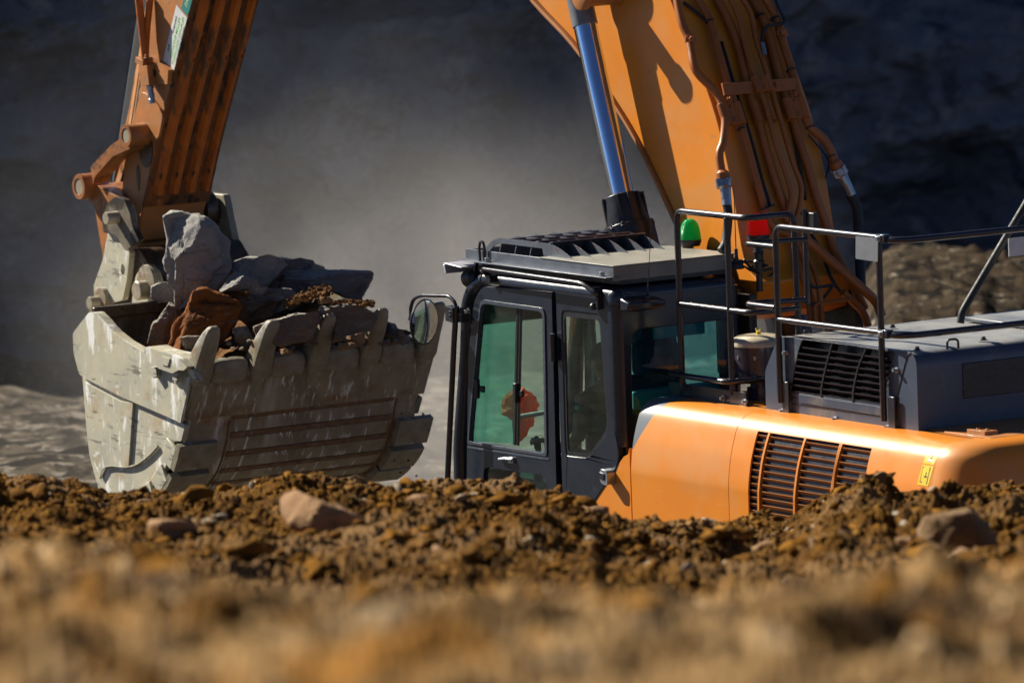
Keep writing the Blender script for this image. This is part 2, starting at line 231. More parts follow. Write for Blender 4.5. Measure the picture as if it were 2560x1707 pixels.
class MB:
    def __init__(s): s.v = []; s.f = []; s.mi = []; s.cm = 0
    def add(s, vs, fs):
        k = len(s.v); s.v += [tuple(float(c) for c in p) for p in vs]; s.f += [tuple(i+k for i in f) for f in fs]; s.mi += [s.cm]*len(fs); return s
    def box(s, a, b):
        (x0,y0,z0),(x1,y1,z1) = a, b
        return s.add([(x0,y0,z0),(x1,y0,z0),(x1,y1,z0),(x0,y1,z0),(x0,y0,z1),(x1,y0,z1),(x1,y1,z1),(x0,y1,z1)], [(0,3,2,1),(4,5,6,7),(0,1,5,4),(1,2,6,5),(2,3,7,6),(3,0,4,7)])
    def obox(s, c, ax, ay, az):                         # oriented box: centre and three half-axis vectors
        c, ax, ay, az = map(np.array, (c, ax, ay, az)); vs = [c+i*ax+j*ay+k*az for k in (-1,1) for j in (-1,1) for i in (-1,1)]
        return s.add(vs, [(0,2,3,1),(4,5,7,6),(0,1,5,4),(1,3,7,5),(3,2,6,7),(2,0,4,6)])
    def plate(s, loops, put, t):                        # polygon with holes, put(u, v, d) -> point, thickness t along d
        flat = [p for l in loops for p in l]; tri = tessellate_polygon([[Vector((p[0], p[1], 0)) for p in l] for l in loops]); n = len(flat)
        vs = [put(*p, 0) for p in flat] + [put(*p, t) for p in flat]; fs = [tuple(q) for q in tri] + [tuple(i+n for i in reversed(q)) for q in tri]
        k = 0
        for l in loops:
            m = len(l)
            for i in range(m): a, b = k+i, k+(i+1) % m; fs.append((a, b, b+n, a+n))
            k += m
        return s.add(vs, fs)
    def side(s, loops, Y, t): return s.plate(loops if isinstance(loops[0][0], (tuple, list)) else [loops], lambda x, z, d: (x, Y+d, z), t)
    def tube(s, pts, r, n=12, bend=0, caps=True, squash=None):
        P = [Vector(p) for p in pts]
        if bend and len(P) > 2:
            Q = [P[0]]
            for a, b, c in zip(P, P[1:], P[2:]):
                d1, d2 = (a-b), (c-b); k = min(bend, d1.length*.45, d2.length*.45); p1, p2 = b+d1.normalized()*k, b+d2.normalized()*k
                for i in range(7): t = i/6; Q.append(p1*(1-t)**2 + b*2*t*(1-t) + p2*t*t)
            Q.append(P[-1]); P = Q
        rr = r if isinstance(r, (list, tuple)) else [r]*len(P)
        k = len(s.v); up = None; vs = []
        for i, p in enumerate(P):
            d = (P[min(i+1, len(P)-1)] - P[max(i-1, 0)]).normalized()
            if up is None: up = d.orthogonal().normalized()
            up = (up - d*up.dot(d)).normalized(); w = d.cross(up)
            for j in range(n): a = 2*pi*j/n; vs.append(p + (up*cos(a) + w*sin(a))*rr[min(i, len(rr)-1)])
        fs = [(i*n+j, i*n+(j+1) % n, (i+1)*n+(j+1) % n, (i+1)*n+j) for i in range(len(P)-1) for j in range(n)]
        if caps: fs += [tuple(range(n-1, -1, -1)), tuple((len(P)-1)*n+j for j in range(n))]
        return s.add(vs, fs)
    def cyl(s, a, b, r, n=24, r2=None): return s.tube([a, b], [r, r if r2 is None else r2], n)
    def lathe(s, c, axis, prof, n=28):                  # prof: (radius, height along axis)
        A = Vector(axis).normalized(); u = A.orthogonal().normalized(); w = A.cross(u); c = Vector(c); vs = []
        for r, h in prof:
            for j in range(n): t = 2*pi*j/n; vs.append(c + A*h + (u*cos(t)+w*sin(t))*r)
        m = len(prof); fs = [(i*n+j, i*n+(j+1) % n, (i+1)*n+(j+1) % n, (i+1)*n+j) for i in range(m-1) for j in range(n)]
        fs += [tuple(range(n-1, -1, -1)), tuple((m-1)*n+j for j in range(n))]
        return s.add(vs, fs)
    def loft(s, secs, caps=True):                       # list of equal-length closed loops
        n = len(secs[0]); vs = [p for q in secs for p in q]
        fs = [(i*n+j, i*n+(j+1) % n, (i+1)*n+(j+1) % n, (i+1)*n+j) for i in range(len(secs)-1) for j in range(n)]
        if caps: fs += [tuple(range(n-1, -1, -1)), tuple((len(secs)-1)*n+j for j in range(n))]
        return s.add(vs, fs)
    def strip(s, prof, put, closed=False):              # prof points x list of puts -> sheet
        n = len(prof); m = len(put); vs = [f(*p) for f in put for p in prof]
        fs = [(i*n+j, i*n+j+1, (i+1)*n+j+1, (i+1)*n+j) for i in range(m-1) for j in range(n-1)]
        return s.add(vs, fs)
    def build(s, name, mat, parent=None, smooth=35, bevel=0, solid=0, seg=2, base=False):
        a = np.array(s.v); lo, hi = a.min(0), a.max(0); c = (lo+hi)/2
        if base: c[2] = lo[2]
        me = bpy.data.meshes.new(name); me.from_pydata([tuple(p) for p in a-c], [], s.f); me.update()
        if any(s.mi): me.polygons.foreach_set('material_index', s.mi)
        bm = bmesh.new(); bm.from_mesh(me); bmesh.ops.recalc_face_normals(bm, faces=bm.faces); bm.to_mesh(me); bm.free()
        o = bpy.data.objects.new(name, me); link(o, parent, c, smooth, bevel, mat, seg)
        if solid: q = o.modifiers.new('solidify', 'SOLIDIFY'); q.thickness = solid; q.offset = 0; q = o.modifiers.new('split', 'EDGE_SPLIT'); q.split_angle = radians(50)
        return o
def rnd(poly, r, k=5):                                  # round the corners of a 2-D polygon
    out = []; n = len(poly)
    for i in range(n):
        a, b, c = [Vector(poly[(i+q) % n]) for q in (-1, 0, 1)]; rr = r[i] if isinstance(r, (list, tuple)) else r
        d1, d2 = a-b, c-b; q = min(rr, d1.length*.45, d2.length*.45)
        if q < 1e-4: out.append(tuple(b)); continue
        p1, p2 = b+d1.normalized()*q, b+d2.normalized()*q
        for j in range(k+1): t = j/k; out.append(tuple(p1*(1-t)**2 + b*2*t*(1-t) + p2*t*t))
    return out
def V3(p): return Vector([float(c) for c in p])
def sm(pts, n=6):                                       # smooth a polyline (Catmull-Rom)
    P = [np.array(p, float) for p in pts]; P = [2*P[0]-P[1]] + P + [2*P[-1]-P[-2]]; out = []
    for i in range(1, len(P)-2):
        for k in range(n):
            t = k/n; out.append(.5*((2*P[i]) + (-P[i-1]+P[i+1])*t + (2*P[i-1]-5*P[i]+4*P[i+1]-P[i+2])*t*t + (-P[i-1]+3*P[i]-3*P[i+1]+P[i+2])*t**3))
    out.append(P[-2]); return out
def hexbolt(mb, c, axis, r, h):
    A = Vector(axis).normalized(); mb.lathe(c, A, [(r*1.5, 0), (r*1.5, h*.25)], 16); mb.lathe(Vector(c)+A*h*.25, A, [(r, 0), (r, h*.7), (r*.85, h*.8)], 6)

EX = thing('excavator', 'large orange crawler excavator with dark grey cab and a bucket full of rocks', 'excavator', (0, 1.5, 0))
# ================================================================== TERRAIN
def ang(py): return radians(6.6) + math.atan((py-CY)/F)
def crest_y(px):                                        # height of the spoil ridge along its length (photo rows)
    xs = [-2500,-900,0,30,45,60,110,160,250,380,470,610,690,760,925,1045,1140,1285,1400,1465,1490,1560,1740,1950,2020,2070,2120,2150,2175,2200,2212,2225,2245,2340,2450,2560,3400,5000]
    ys = [1230,1210,1200,1196,1188,1192,1190,1200,1226,1226,1232,1214,1200,1192,1203,1203,1204,1216,1228,1262,1290,1305,1312,1310,1280,1238,1212,1190,1196,1186,1190,1222,1222,1216,1212,1226,1215,1230]
    return np.interp(px, xs, ys)
def hump_y(px):
    xs = [-3000,0,150,350,480,700,1000,1400,1800,2100,2400,2560,5000]; ys = [1400,1372,1366,1385,1440,1465,1462,1460,1450,1400,1372,1380,1400]
    return np.interp(px, xs, ys)
NA, ang_lim = 1500, .1
aa = np.linspace(-ang_lim, ang_lim, NA); pxs = CX + np.tan(aa)*F
w_rows = np.concatenate([np.geomspace(7.5, 20, 330), np.linspace(20, 30, 380)[1:], np.linspace(30, 37.2, 720)[1:], np.linspace(37.2, 40, 60)[1:]])
A_, W_ = np.meshgrid(aa, w_rows); PX_ = np.broadcast_to(pxs, A_.shape)
roll = tan(radians(2.06))*0
cy_, hy_ = crest_y(PX_), hump_y(PX_)
# target photo row as a function of distance, for the visible stretches
def rowz(row, w): return CAM[2] - w*np.tan(radians(6.6) + np.arctan((row + (PX_-CX)*-.036*-1 - CY)/F))
# the roll of the camera tilts level rows: row' = row + 0.036*(px-cx)
y36 = cy_; y27 = np.maximum(cy_+135, 1400); z36 = rowz(y36, 36.); z27 = rowz(y27, 27.)
z19 = rowz(hy_+55, 18.5); z8 = rowz(1800.+0*hy_, 8.); z7 = rowz(1850.+0*hy_, 7.)
Zt = np.where(W_ >= 36, z36-(W_-36)*.8-.25*np.clip(W_-36.4, 0, 9), np.where(W_ >= 27, z27+(z36-z27)*((W_-27)/9)**1.0, 0))
t = np.clip((W_-18.5)/8.5, 0, 1); mid = z19+(z27-z19)*t - .22*np.sin(pi*t)
t2 = np.clip((W_-8)/10.5, 0, 1); near = z8+(z19-z8)*t2 + .05*np.sin(pi*t2)
Zt = np.where(W_ >= 27, Zt, np.where(W_ >= 18.5, mid, near))
gx = CAM[0] + RH[0]*np.tan(A_)*W_ + VH[0]*W_; gy = CAM[1] + RH[1]*np.tan(A_)*W_ + VH[1]*W_
d1, h1 = cell(gx*2.2, gy*2.2, 3); d2, h2 = cell(gx*5.5+9, gy*5.5, 11); d3, h3 = cell(gx*13+3, gy*13, 23); d4, h4 = cell(gx*30, gy*30+5, 41)
n1 = fbm(gx*.9, gy*.9, gx*0+2, 3)
rdg = 1-np.abs(fbm(gx*3.1, gy*3.1, gx*0+8, 6, .58)); bil = np.abs(fbm(gx*6.5+3, gy*6.5, gx*0+1, 6, .62))
mac = fbm(gx*1.6+4, gy*1.6, gx*0+6, 3); warp = .25*fbm(gx*4, gy*4, gx*0+31, 2)
d1, h1 = cell(gx*2.6+warp*2, gy*2.6-warp*2, 3); d2, h2 = cell(gx*6+warp*3+9, gy*6-warp*3, 11); d3, h3 = cell(gx*15+warp*5, gy*15+warp*5, 23)
rough = fbm(gx*7, gy*7, gx*0+12, 6, .6); pocket = np.clip(fbm(gx*2.3, gy*2.3, gx*0+50, 3)-.15, 0, 1)
lump = .05*n1 + .11*mac + .07*fbm(gx*3.3+40, gy*3.3, gx*0+60, 2) + .16*np.clip(.48-d1, 0, 1)*(h1 > .62)*(1+.7*rough) + .06*np.clip(.5-d2, 0, 1)*(h2 > .35)*(1+.9*rough)  + .034*rough + .03*np.abs(fbm(gx*4.5, gy*4.5, gx*0+19, 5, .6)) - .16*pocket
fine = fbm(gx*42, gy*42, gx*0+3, 3, .7); lump = lump*np.where(W_ < 20, .42, .50) + .005 + .010*fine + .012*np.abs(fbm(gx*19, gy*19, gx*0+77, 4, .7)) + np.where(W_ < 20, .03, 0)*fbm(gx*1.1, gy*1.1, gx*0+90, 2)
nearc = np.exp(-((W_-36)/.8)**2)
Zt = Zt + (lump-.055)*(1-.35*nearc)*np.where(W_ < 20, 1.0, 1.0)
Zt = np.maximum(Zt, np.where(W_ > 37, 0, -99))
def gridmesh(name, X, Y, Zz, mat, label=None, kind='structure'):
    h, w = X.shape; me = bpy.data.meshes.new(name); co = np.stack([X, Y, Zz], -1).reshape(-1, 3).astype(np.float32)
    i = np.arange(h*w).reshape(h, w); f = np.stack([i[:-1,:-1], i[:-1,1:], i[1:,1:], i[1:,:-1]], -1).reshape(-1, 4)
    me.vertices.add(len(co)); me.vertices.foreach_set('co', co.ravel()); me.loops.add(f.size); me.loops.foreach_set('vertex_index', f.ravel().astype(np.int32))
    me.polygons.add(len(f)); me.polygons.foreach_set('loop_start', np.arange(0, f.size, 4, dtype=np.int32)); me.polygons.foreach_set('use_smooth', np.ones(len(f), bool)); me.update(calc_edges=True); me.validate()
    o = bpy.data.objects.new(name, me); C.objects.link(o); me.materials.append(mat); o['kind'] = kind
    if label: o['label'] = label
    return o
js = int(np.searchsorted(w_rows, 21.5))
gridmesh('dirt_slope', gx[js:], gy[js:], Zt[js:], M['dirt'], 'brown churned dirt slope in front of the excavator')
gridmesh('dirt_bank', gx[:js+1], gy[:js+1], Zt[:js+1], M['dirt_pale'], 'pale dirt bank close to the camera')
def groundz(px_, w):
    k = int(np.clip(np.searchsorted(pxs, px_), 1, NA-1)); j = int(np.clip(np.searchsorted(w_rows, w), 1, len(w_rows)-1))
    return Vector((gx[j, k], gy[j, k], Zt[j, k]))
# far ground: flat under the machine, then falling away to the quarry floor, one sheet to the horizon
wr = np.concatenate([np.linspace(-60, 38, 30), np.linspace(39, 130, 260), np.geomspace(132, 1500, 30)]); lr = np.concatenate([-np.geomspace(900, 32, 20), np.linspace(-30, 30, 240), np.geomspace(32, 900, 20)])
LL, WW = np.meshgrid(lr, wr); X = CAM[0]+RH[0]*LL+VH[0]*WW; Y = CAM[1]+RH[1]*LL+VH[1]*WW
Zg = np.interp(WW, [0, 57, 94, 110, 1500], [-.05, -.05, -3.3, -3.6, -5.5]) + (.16*fbm(X*.35, Y*.35, X*0, 4) + .12*fbm(X*.5, Y*.5, X*0+4, 4, .5) + .07*np.abs(fbm(X*3.5, Y*3.5, X*0+4, 4, .6)))*np.clip((WW-54)/10, 0, 1)
gridmesh('ground', X, Y, Zg, M['farground'], 'pale rocky quarry floor behind the machine')
# quarry wall: faces +X, so it stands in its own shade
L2, H2 = np.meshgrid(np.concatenate([np.linspace(-70, -11, 60), np.linspace(-10.8, 12, 500), np.linspace(12.4, 75, 60)]), np.concatenate([np.linspace(-8, 3.2, 320), np.linspace(3.4, 9, 30)]))
wn = VH*1.0; wall_c = CAM[:2] + VH[:2]*96
tdir = np.array([cos(radians(61)), sin(radians(61))]); ndir = np.array([sin(radians(61)), -cos(radians(61))])
disp = .45*fbm(L2*.9, H2*1.1, L2*0+40, 5) + 1.5*fbm(L2*.07, H2*.12, L2*0, 4) + .6*fbm(L2*.5, H2*.6, L2*0+7, 4) + .9*np.floor(H2/6+.4*fbm(L2*.05, H2*.05, L2*0+3, 2))*-1.0
sh = np.clip((2.4-H2)/1.1, 0, 1); disp = disp + (1.5*sh*sh*(3-2*sh) + .5*np.abs(fbm(L2*2, H2*3, L2*0+33, 4))*np.exp(-((H2-1.8)/.6)**2))*np.clip((-4.9-L2)/.8+.5*fbm(L2*1.5, H2*1.5, L2*0+2, 2), 0, 1)
Xw = wall_c[0] + tdir[0]*L2 + ndir[0]*(disp - H2*.10); Yw = wall_c[1] + tdir[1]*L2 + ndir[1]*(disp - H2*.10)
gridmesh('quarry_wall', Xw, Yw, H2, M['quarry'], 'tall dark quarry face in shade behind the excavator')
# sloping bank of spoil at the right, behind the machine
def patch(name, pxa, pxb, w0, depth, rows, mat, label, amp=.35, seed=0, n=260, freq=1.0, base0=-7., esoft=7):
    u = np.linspace(0, 1, n); v = np.linspace(0, 1, 90); UU, VV = np.meshgrid(u, v)
    Wd = w0 + VV*depth; ll = (pxa+(pxb-pxa)*UU-CX)/F*Wd
    X = CAM[0]+RH[0]*ll+VH[0]*Wd; Y = CAM[1]+RH[1]*ll+VH[1]*Wd
    top = np.interp(UU, np.linspace(0, 1, len(rows)), rows); zt = CAM[2] - (w0+depth*.5)*np.tan(radians(6.6)+np.arctan((top+.036*(pxa+(pxb-pxa)*UU-CX)-CY)/F))
    prof = np.sin(pi*np.clip(VV, 0, 1))**.8; edge = np.clip(np.minimum(UU, 1-UU)*esoft, 0, 1); edge = edge*edge*(3-2*edge)
    base = base0; d, h = cell(X*freq, Y*freq, seed+5); d_, h_ = cell(X*2.6*freq, Y*2.6*freq, seed+9)
    Zz = base + (zt-base)*prof*edge**.6 + amp*(np.clip(.6-d, 0, 1)*h*1.6 + .5*np.clip(.6-d_, 0, 1)*(.3+h_) + .9*fbm(X*.5, Y*.5, X*0+seed, 4))
    o = gridmesh(name, X, Y, Zz, mat, None, 'stuff'); tag(o, label, 'rubble', None, 'stuff'); return o
patch('rubble_pile', 1960, 3300, 66, 30, [720, 676, 664, 672, 704, 712, 700, 680, 700], M['rubble'], 'sunlit heap of broken rubble behind the engine hood', .16, 2, freq=1.8, base0=-4.2, n=560, esoft=4.5)
patch('rubble_bank', -900, 780, 90, 5, [945, 930, 925, 915, 922, 930, 925, 935, 940], M['rubble'], 'low bank of broken stone at the foot of the quarry wall behind the bucket', .25, 8)
# ================================================================== EXCAVATOR: cab
ZT = 3.12
cabm = MB()
cab_out = rnd([(-1.50, ZT), (0.0, ZT), (0.0, 2.30), (-.02, 2.12)] + XZ('C2', [(1560,1170),(1340,1500)], 0) + [(-.85, 1.45), (-1.95, 1.45)] + XZ('N', [(1147,1192),(1164.5,897)], 0) + [(-1.72, 3.02)], [.03, 0, .05, .05, .1, 0, 0, 0, 0, .1, .18])
q_win = rnd(XZ('C2', [(1150,72),(1422,104),(1480,880),(1470,950),(1345,1125),(1180,1108)], 0), [.05,.04,.06,.06,.05,.04])
seamx = [PY('C2', 1108, 0, 0)[0], PY('C2', 1137, 1340, 0)[0]]
sx0, sx1 = seamx[0], seamx[1]
# quarter panel (behind the door seam)
qp = [p for p in cab_out if p[0] > sx0+.01]
qpanel = rnd([(sx0, ZT), (0.0, ZT), (0.0, 2.30)] + XZ('C2', [(1575,1150),(1340,1500)], 0) + [(-.95, 1.45), (sx0, 1.45)], [0, 0, .05, .12, 0, 0, 0])
cabm.side([qpanel, q_win], 0, .04)
# inner shell behind the door so the seam reads dark
cabm.cyl((-1.52, .05, ZT+.005), (0, .05, ZT+.005), .052)                       # rounded left roof edge
cabm.tube([(-1.52, .05, ZT+.005), (-1.68, .05, 3.06), (-1.76, .05, 2.93), tuple(PY('N', 1172, 860, .05)), tuple(PY('N', 1153, 1110, .05)), (-1.93, .05, 1.45)], .055, 14, bend=.12)   # left front pillar
cabm.tube([(-1.52, .95, ZT+.005), (-1.68, .95, 3.06), (-1.76, .95, 2.93), (-1.83, .95, 2.6), (-1.9, .95, 2.0), (-1.93, .95, 1.45)], .055, 14, bend=.12)
cabm.cyl((.005, .07, ZT), (.005, .07, 2.14), .07); cabm.cyl((.005, .93, ZT), (.005, .93, 1.9), .07)
cabm.cyl((.02, .07, ZT), (.02, .93, ZT), .055); cabm.cyl((-1.52, .95, ZT+.005), (0, .95, ZT+.005), .052)
cabm.lathe((.01, .06, ZT-.06), (0,0,1), [(.07, 0), (.07, .06), (.062, .09), (.04, .11), (.01, .118)], 20)
cabm.box((-1.55, .05, ZT-.03), (.01, .95, ZT+.055)); cabm.box((-1.66, .07, ZT-.14), (-1.5, .93, ZT-.01))
# rear face with window hole
rw = rnd([(.10, 2.33), (.93, 2.33), (.93, 2.90), (.12, 2.90)], .08)
cabm.plate([[(.05, 1.9), (.95, 1.9), (.95, ZT), (.05, ZT)], rw], lambda y, z, d: (.075-d, y, z), .04)
# right side: two openings
cabm.side([[(-1.8, 1.45), (0, 1.45), (0, ZT), (-1.5, ZT), (-1.74, 2.95)], rnd([(-1.62,2.05),(-.12,2.05),(-.12,2.98),(-1.5,2.98),(-1.66,2.86)], .05)], .96, .035)
cabm.box((-1.95, .05, 1.40), (0, .95, 1.46)); cabm.box((-1.93, .06, 1.45), (-1.86, .94, 1.8))
CAB = cabm.build('cab', M['cab'], EX, bevel=.006)
# door (stands a little proud of the pillars)
door_out = rnd(XZ('C2', [(1092,0)], 0)[:0] + [(sx0-.022, PY('C1', 1335, 838, 0)[2]), (sx1-.022, 1.45), (-1.88, 1.45)] + XZ('C2', [(488,1262),(440,1255),(505,540)], 0)[:1] + XZ('C1', [(655,1350),(705,900)], 0) + XZ('C1', [(775,790)], 0), [.02, 0, 0, 0, .1, .1, .12])
d_win = rnd(XZ('C2', [(590,0),(1045,62),(1062,1108),(500,1018),(510,880)], 0), [.06, .06, .03, .03, .05])
low_win = rnd(XZ('C2', [(610,1188),(1045,1245),(1070,1420),(600,1400)], 0), [.05, .07, .03, .03])
DOOR = MB().side([door_out, d_win, low_win], -.014, .04).build('door', M['cab'], CAB, bevel=.005)
MB().side([[(sx0-.03, 1.4), (sx0+.02, 1.4), (sx0+.02, 3.08), (sx0-.03, 3.08)]], .03, .02).build('door_seal', M['black'], CAB)
hd = MB(); e = PY('C2', 1075, 1125, 0); a = PY('C2', 495, 1040, 0)
hd.add([(a[0], -.0185, a[2]), (e[0], -.0185, e[2]), (e[0], -.0185, e[2]-.012), (a[0], -.0185, a[2]-.012), (a[0], -.010, a[2]), (e[0], -.010, e[2]), (e[0], -.010, e[2]-.012), (a[0], -.010, a[2]-.012)], [(0,1,2,3),(4,7,6,5),(0,4,5,1),(3,2,6,7),(0,3,7,4),(1,5,6,2)])
hd.build('door_trim', M['hood'], CAB)
def shrink(poly, k):
    c = np.mean(poly, 0); return [tuple(c+(np.array(p)-c)*k) for p in poly]
fr = MB().side([shrink(d_win, 1.012), shrink(d_win, .965)], -.022, .03).build('window_frame', M['frame'], CAB, bevel=.004)
MB().side([d_win], .006, .004).build('door_window', M['glass'], CAB, smooth=0)
mid = PY('C2', 832, 30, 0)[0]; midb = PY('C2', 800, 1060, 0)[0]
dl = [p for p in shrink(d_win, .97)]
xl = [(x, z) for x, z in dl if x < mid-.03]
zt_, zb_ = max(z for x, z in dl), min(z for x, z in dl)
left_poly = [p for p in dl if p[0] <= mid-.01]
left_poly = [q for q in left_poly]
cx_, cz_ = np.mean([p[0] for p in left_poly]), np.mean([p[1] for p in left_poly])
left_poly = sorted(left_poly + [(mid-.005, zt_-.015), (midb+.02, zb_+.03)], key=lambda p: atan2(p[1]-cz_, p[0]-cx_))
MB().side([left_poly], .016, .005).build('sliding_pane', M['glass_green'], CAB, smooth=0)
b_ = MB(); p1, p2 = (mid, zt_-.01), (midb+.02, zb_+.02)
for ox, w_ in ((-.004, .012), (.035, .006)): b_.obox(((p1[0]+p2[0])/2+ox, .012, (p1[1]+p2[1])/2), (w_, 0, 0), (0, .009, 0), ((p1[0]-p2[0])/2, 0, (p1[1]-p2[1])/2))
b_.build('pane_frame', M['black'], CAB, bevel=.002)
for x, y in ((835, 660), (560, 630)):
    p = PY('C2', x, y, 0); k = MB().obox((p[0], -.012, p[2]), (.018, 0, 0), (0, .014, 0), (.004, 0, .066)); k.obox((p[0]+.05, 0, p[2]), (.022, 0, 0), (0, .01, 0), (0, 0, .022)); k.build('window_latch', M['black'], CAB, bevel=.006)
MB().side([q_win], .010, .004).build('quarter_window', M['glass'], CAB, smooth=0)
MB().side([q_win, shrink(q_win, .93)], .006, .003).build('window_seal', M['black'], CAB, smooth=0)
MB().side([low_win], .006, .004).build('lower_window', M['glass'], CAB, smooth=0)
p0, p1 = PY('C2', 705, 1135, -.03), PY('C2', 800, 1140, -.03)
h = MB().tube([p0, p0*.35+p1*.65+np.array([0,-.012,.008]), p1], .011, 10); h.obox((p1[0]-.02, -.02, p1[2]-.004), (.03,0,0), (0,.014,0), (0,0,.02)); h.build('door_handle', M['zinc'], CAB, bevel=.004)
p = PY('C1', 1345, 1190, -.03); q = PY('C2', 1090, 435, -.03)
MB().cyl((p[0], -.028, p[2]), (q[0], -.028, q[2]), .020, 14).build('door_hinge', M['black'], CAB)
p = PY('C2', 1478, 1252, -.03)
vh_ = MB().side([rnd([(p[0]-.045, p[2]-.048), (p[0]+.040, p[2]-.062), (p[0]+.045, p[2]+.035), (p[0]-.04, p[2]+.05)], .03)], -.06, .07); vh_.build('door_catch', M['zinc'], CAB, bevel=.018, seg=3)
MB().obox((p[0]-.015, -.063, p[2]), (.028, 0, -.004), (0, .004, 0), (0, 0, .022)).build('catch_slot', M['black'], CAB, bevel=.003)
MB().plate([shrink(rw, 1.02)], lambda y, z, d: (.050-d, y, z), .004).build('rear_window', M['glass_blue'], CAB, smooth=0)
MB().side([rnd([(-1.62,2.05),(-.12,2.05),(-.12,2.98),(-1.5,2.98),(-1.66,2.86)], .05)], .975, .004).build('right_window', M['glass_clear'], CAB, smooth=0)
ws = MB().add([(-1.70, .09, 2.96), (-1.70, .91, 2.96), (-1.91, .91, 1.80), (-1.91, .09, 1.80), (-1.705, .09, 2.96), (-1.705, .91, 2.96), (-1.915, .91, 1.80), (-1.915, .09, 1.80)], [(0,1,2,3),(4,7,6,5),(0,4,5,1),(1,5,6,2),(2,6,7,3),(3,7,4,0)])
ws.build('windshield', M['glass_clear'], CAB, smooth=0)
hb = MB().box((-1.72, .10, 2.80), (-1.69, .90, 2.98)); hb.box((-1.70, .1, 2.96), (.0, .9, 3.06)); hb.build('roof_lining', M['inner'], CAB, bevel=.01)
# left grab rail over the door and its ends
g = MB().tube([PY('C1', 835, 735, 0), PY('C1', 748, 645, -.07), PY('C1', 1595, 768, -.07), PY('C1', 1722, 855, -.05), PY('C1', 1728, 880, 0)], .016, 12, bend=.06)
for x, y in ((838, 728), (1712, 830)): pp = PY('C1', x, y, -.02); g.lathe((pp[0], -.05, pp[2]), (0,1,0), [(.026, 0), (.026, .06)], 14)
g.build('grab_rail', M['railmat'], CAB)
k = MB(); a_, b2 = PY('C1', 1738, 840, -.01), PY('C1', 1740, 985, -.01); k.obox((a_+b2)/2, (.012,0,0), (0,.02,0), (a_-b2)/2); pp = PY('C1', 1688, 962, -.03); k.lathe((pp[0], -.05, pp[2]), (0,1,0), [(.01,0),(.024,.01),(.024,.035),(.01,.05)], 14); k.build('rail_bracket', M['black'], CAB, bevel=.004)
# bolt and lamp housing at the rear left roof corner
lh = MB(); c0 = PX('C1', 2040, 830, .06)
sec = []
for t, hw, hh in ((0, .05, .045), (.10, .055, .05), (.22, .05, .045), (.30, .035, .03)):
    yy = .02+t*1.05; zz = 3.075-.02*t; sec.append([(.09, yy, zz-hh), (.09+hw*2, yy, zz-hh*.8), (.09+hw*2.2, yy, zz+hh*.4), (.09, yy, zz+hh)])
lh.loft(sec); lh.build('work_lamp', M['cab'], CAB, bevel=.014, seg=3)
ante0, ante1 = PX('C1', 2145, 880, .20), PX('C1', 2180, 240, .20)
an = MB().tube([ante0, ante0*.62+ante1*.38], .0045, 8); an.tube([ante0*.62+ante1*.38, ante1], .0022, 6); an.lathe(ante0+np.array([0,0,-.01]), (0,0,1), [(.02,0),(.022,.012),(.012,.022),(.006,.04)], 12); an.build('antenna', M['black'], CAB)
# silver visor and lamp at the front
vz = MB(); y0 = .12; fr_ = [PY('C1', x, y, y0) for x, y in ((490,590),(500,640),(520,650))]
a1 = PY('C1', 505, 612, -.02)
vz.obox((a1[0]+.08, .13, a1[2]+.005), (.11, 0, -.008), (0, .20, .0), (.004, 0, .005)); vz.obox((a1[0]-.02, .13, a1[2]-.025), (.012,0,0), (0,.2,0), (-.01,0,.030)); vz.build('visor', M['lightmetal'], CAB, bevel=.004)
wk = MB(); c = PY('C1', 690, 715, .02); wk.lathe((c[0]-.05, c[1]+.03, c[2]-.01), (-1,0,-.15), [(.03,-.05),(.06,-.02),(.065,.05),(.06,.07)], 20); wk.obox((c[0]-.01, c[1]+.02, c[2]+.06), (.012,0,0), (0,.012,0), (.02,0,.05)); wk.build('front_lamp', M['black'], CAB)
# interior
st = MB(); sx = -.62
st.obox((sx, .50, 1.83), (.24,0,0), (0,.24,0), (0,0,.07)); st.obox((sx+.27, .50, 2.18), (.06,0,.02), (0,.24,0), (-.05,0,.36)); st.obox((sx+.36, .5, 2.66), (.05,0,0), (0,.15,0), (0,0,.12)); st.box((sx-.2, .3, 1.45), (sx+.2, .7, 1.78))
st.build('driver_seat', M['seat'], CAB, bevel=.05, seg=3)
cn = MB(); cn.obox((-1.2, .22, 1.80), (.22,0,0), (0,.09,0), (0,0,.09)); cn.build('console', M['inner'], CAB, bevel=.03); cn = MB(); cn.obox((-1.2, .80, 1.80), (.22,0,0), (0,.09,0), (0,0,.09)); cn.build('console', M['inner'], CAB, bevel=.03)
jp = PY('C2', 985, 1020, .30); jl = MB().tube([(jp[0]+.02, .30, 1.88), (jp[0], .30, jp[2]+.0)], .012, 10); jl.lathe((jp[0]-.005, .30, jp[2]-.03), (-.2,0,1), [(.018,-.03),(.024,0),(.026,.04),(.018,.07),(.005,.08)], 14); jl.build('joystick', M['black'], CAB)
hr = MB().tube([PY('C2', 830, 1010, .75), PY('C2', 815, 860, .75), PY('C2', 850, 830, .75), PY('C2', 1060, 795, .75)], .018, 12, bend=.06); hr.build('inner_rail', M['black'], CAB)
bx = MB(); c = PX('C3', 560, 470, -.02); bx.obox((-.08, .55, 2.42), (.05,0,0), (0,.36,0), (0,0,.06)); bx.build('rear_shelf', M['creampart'], CAB, bevel=.01)
bl = MB(); bl.obox((.03, .52, 2.86), (.008,0,0), (0,.2,0), (0,0,.04)); bl.build('sun_strip', M['teal_ink'], CAB)

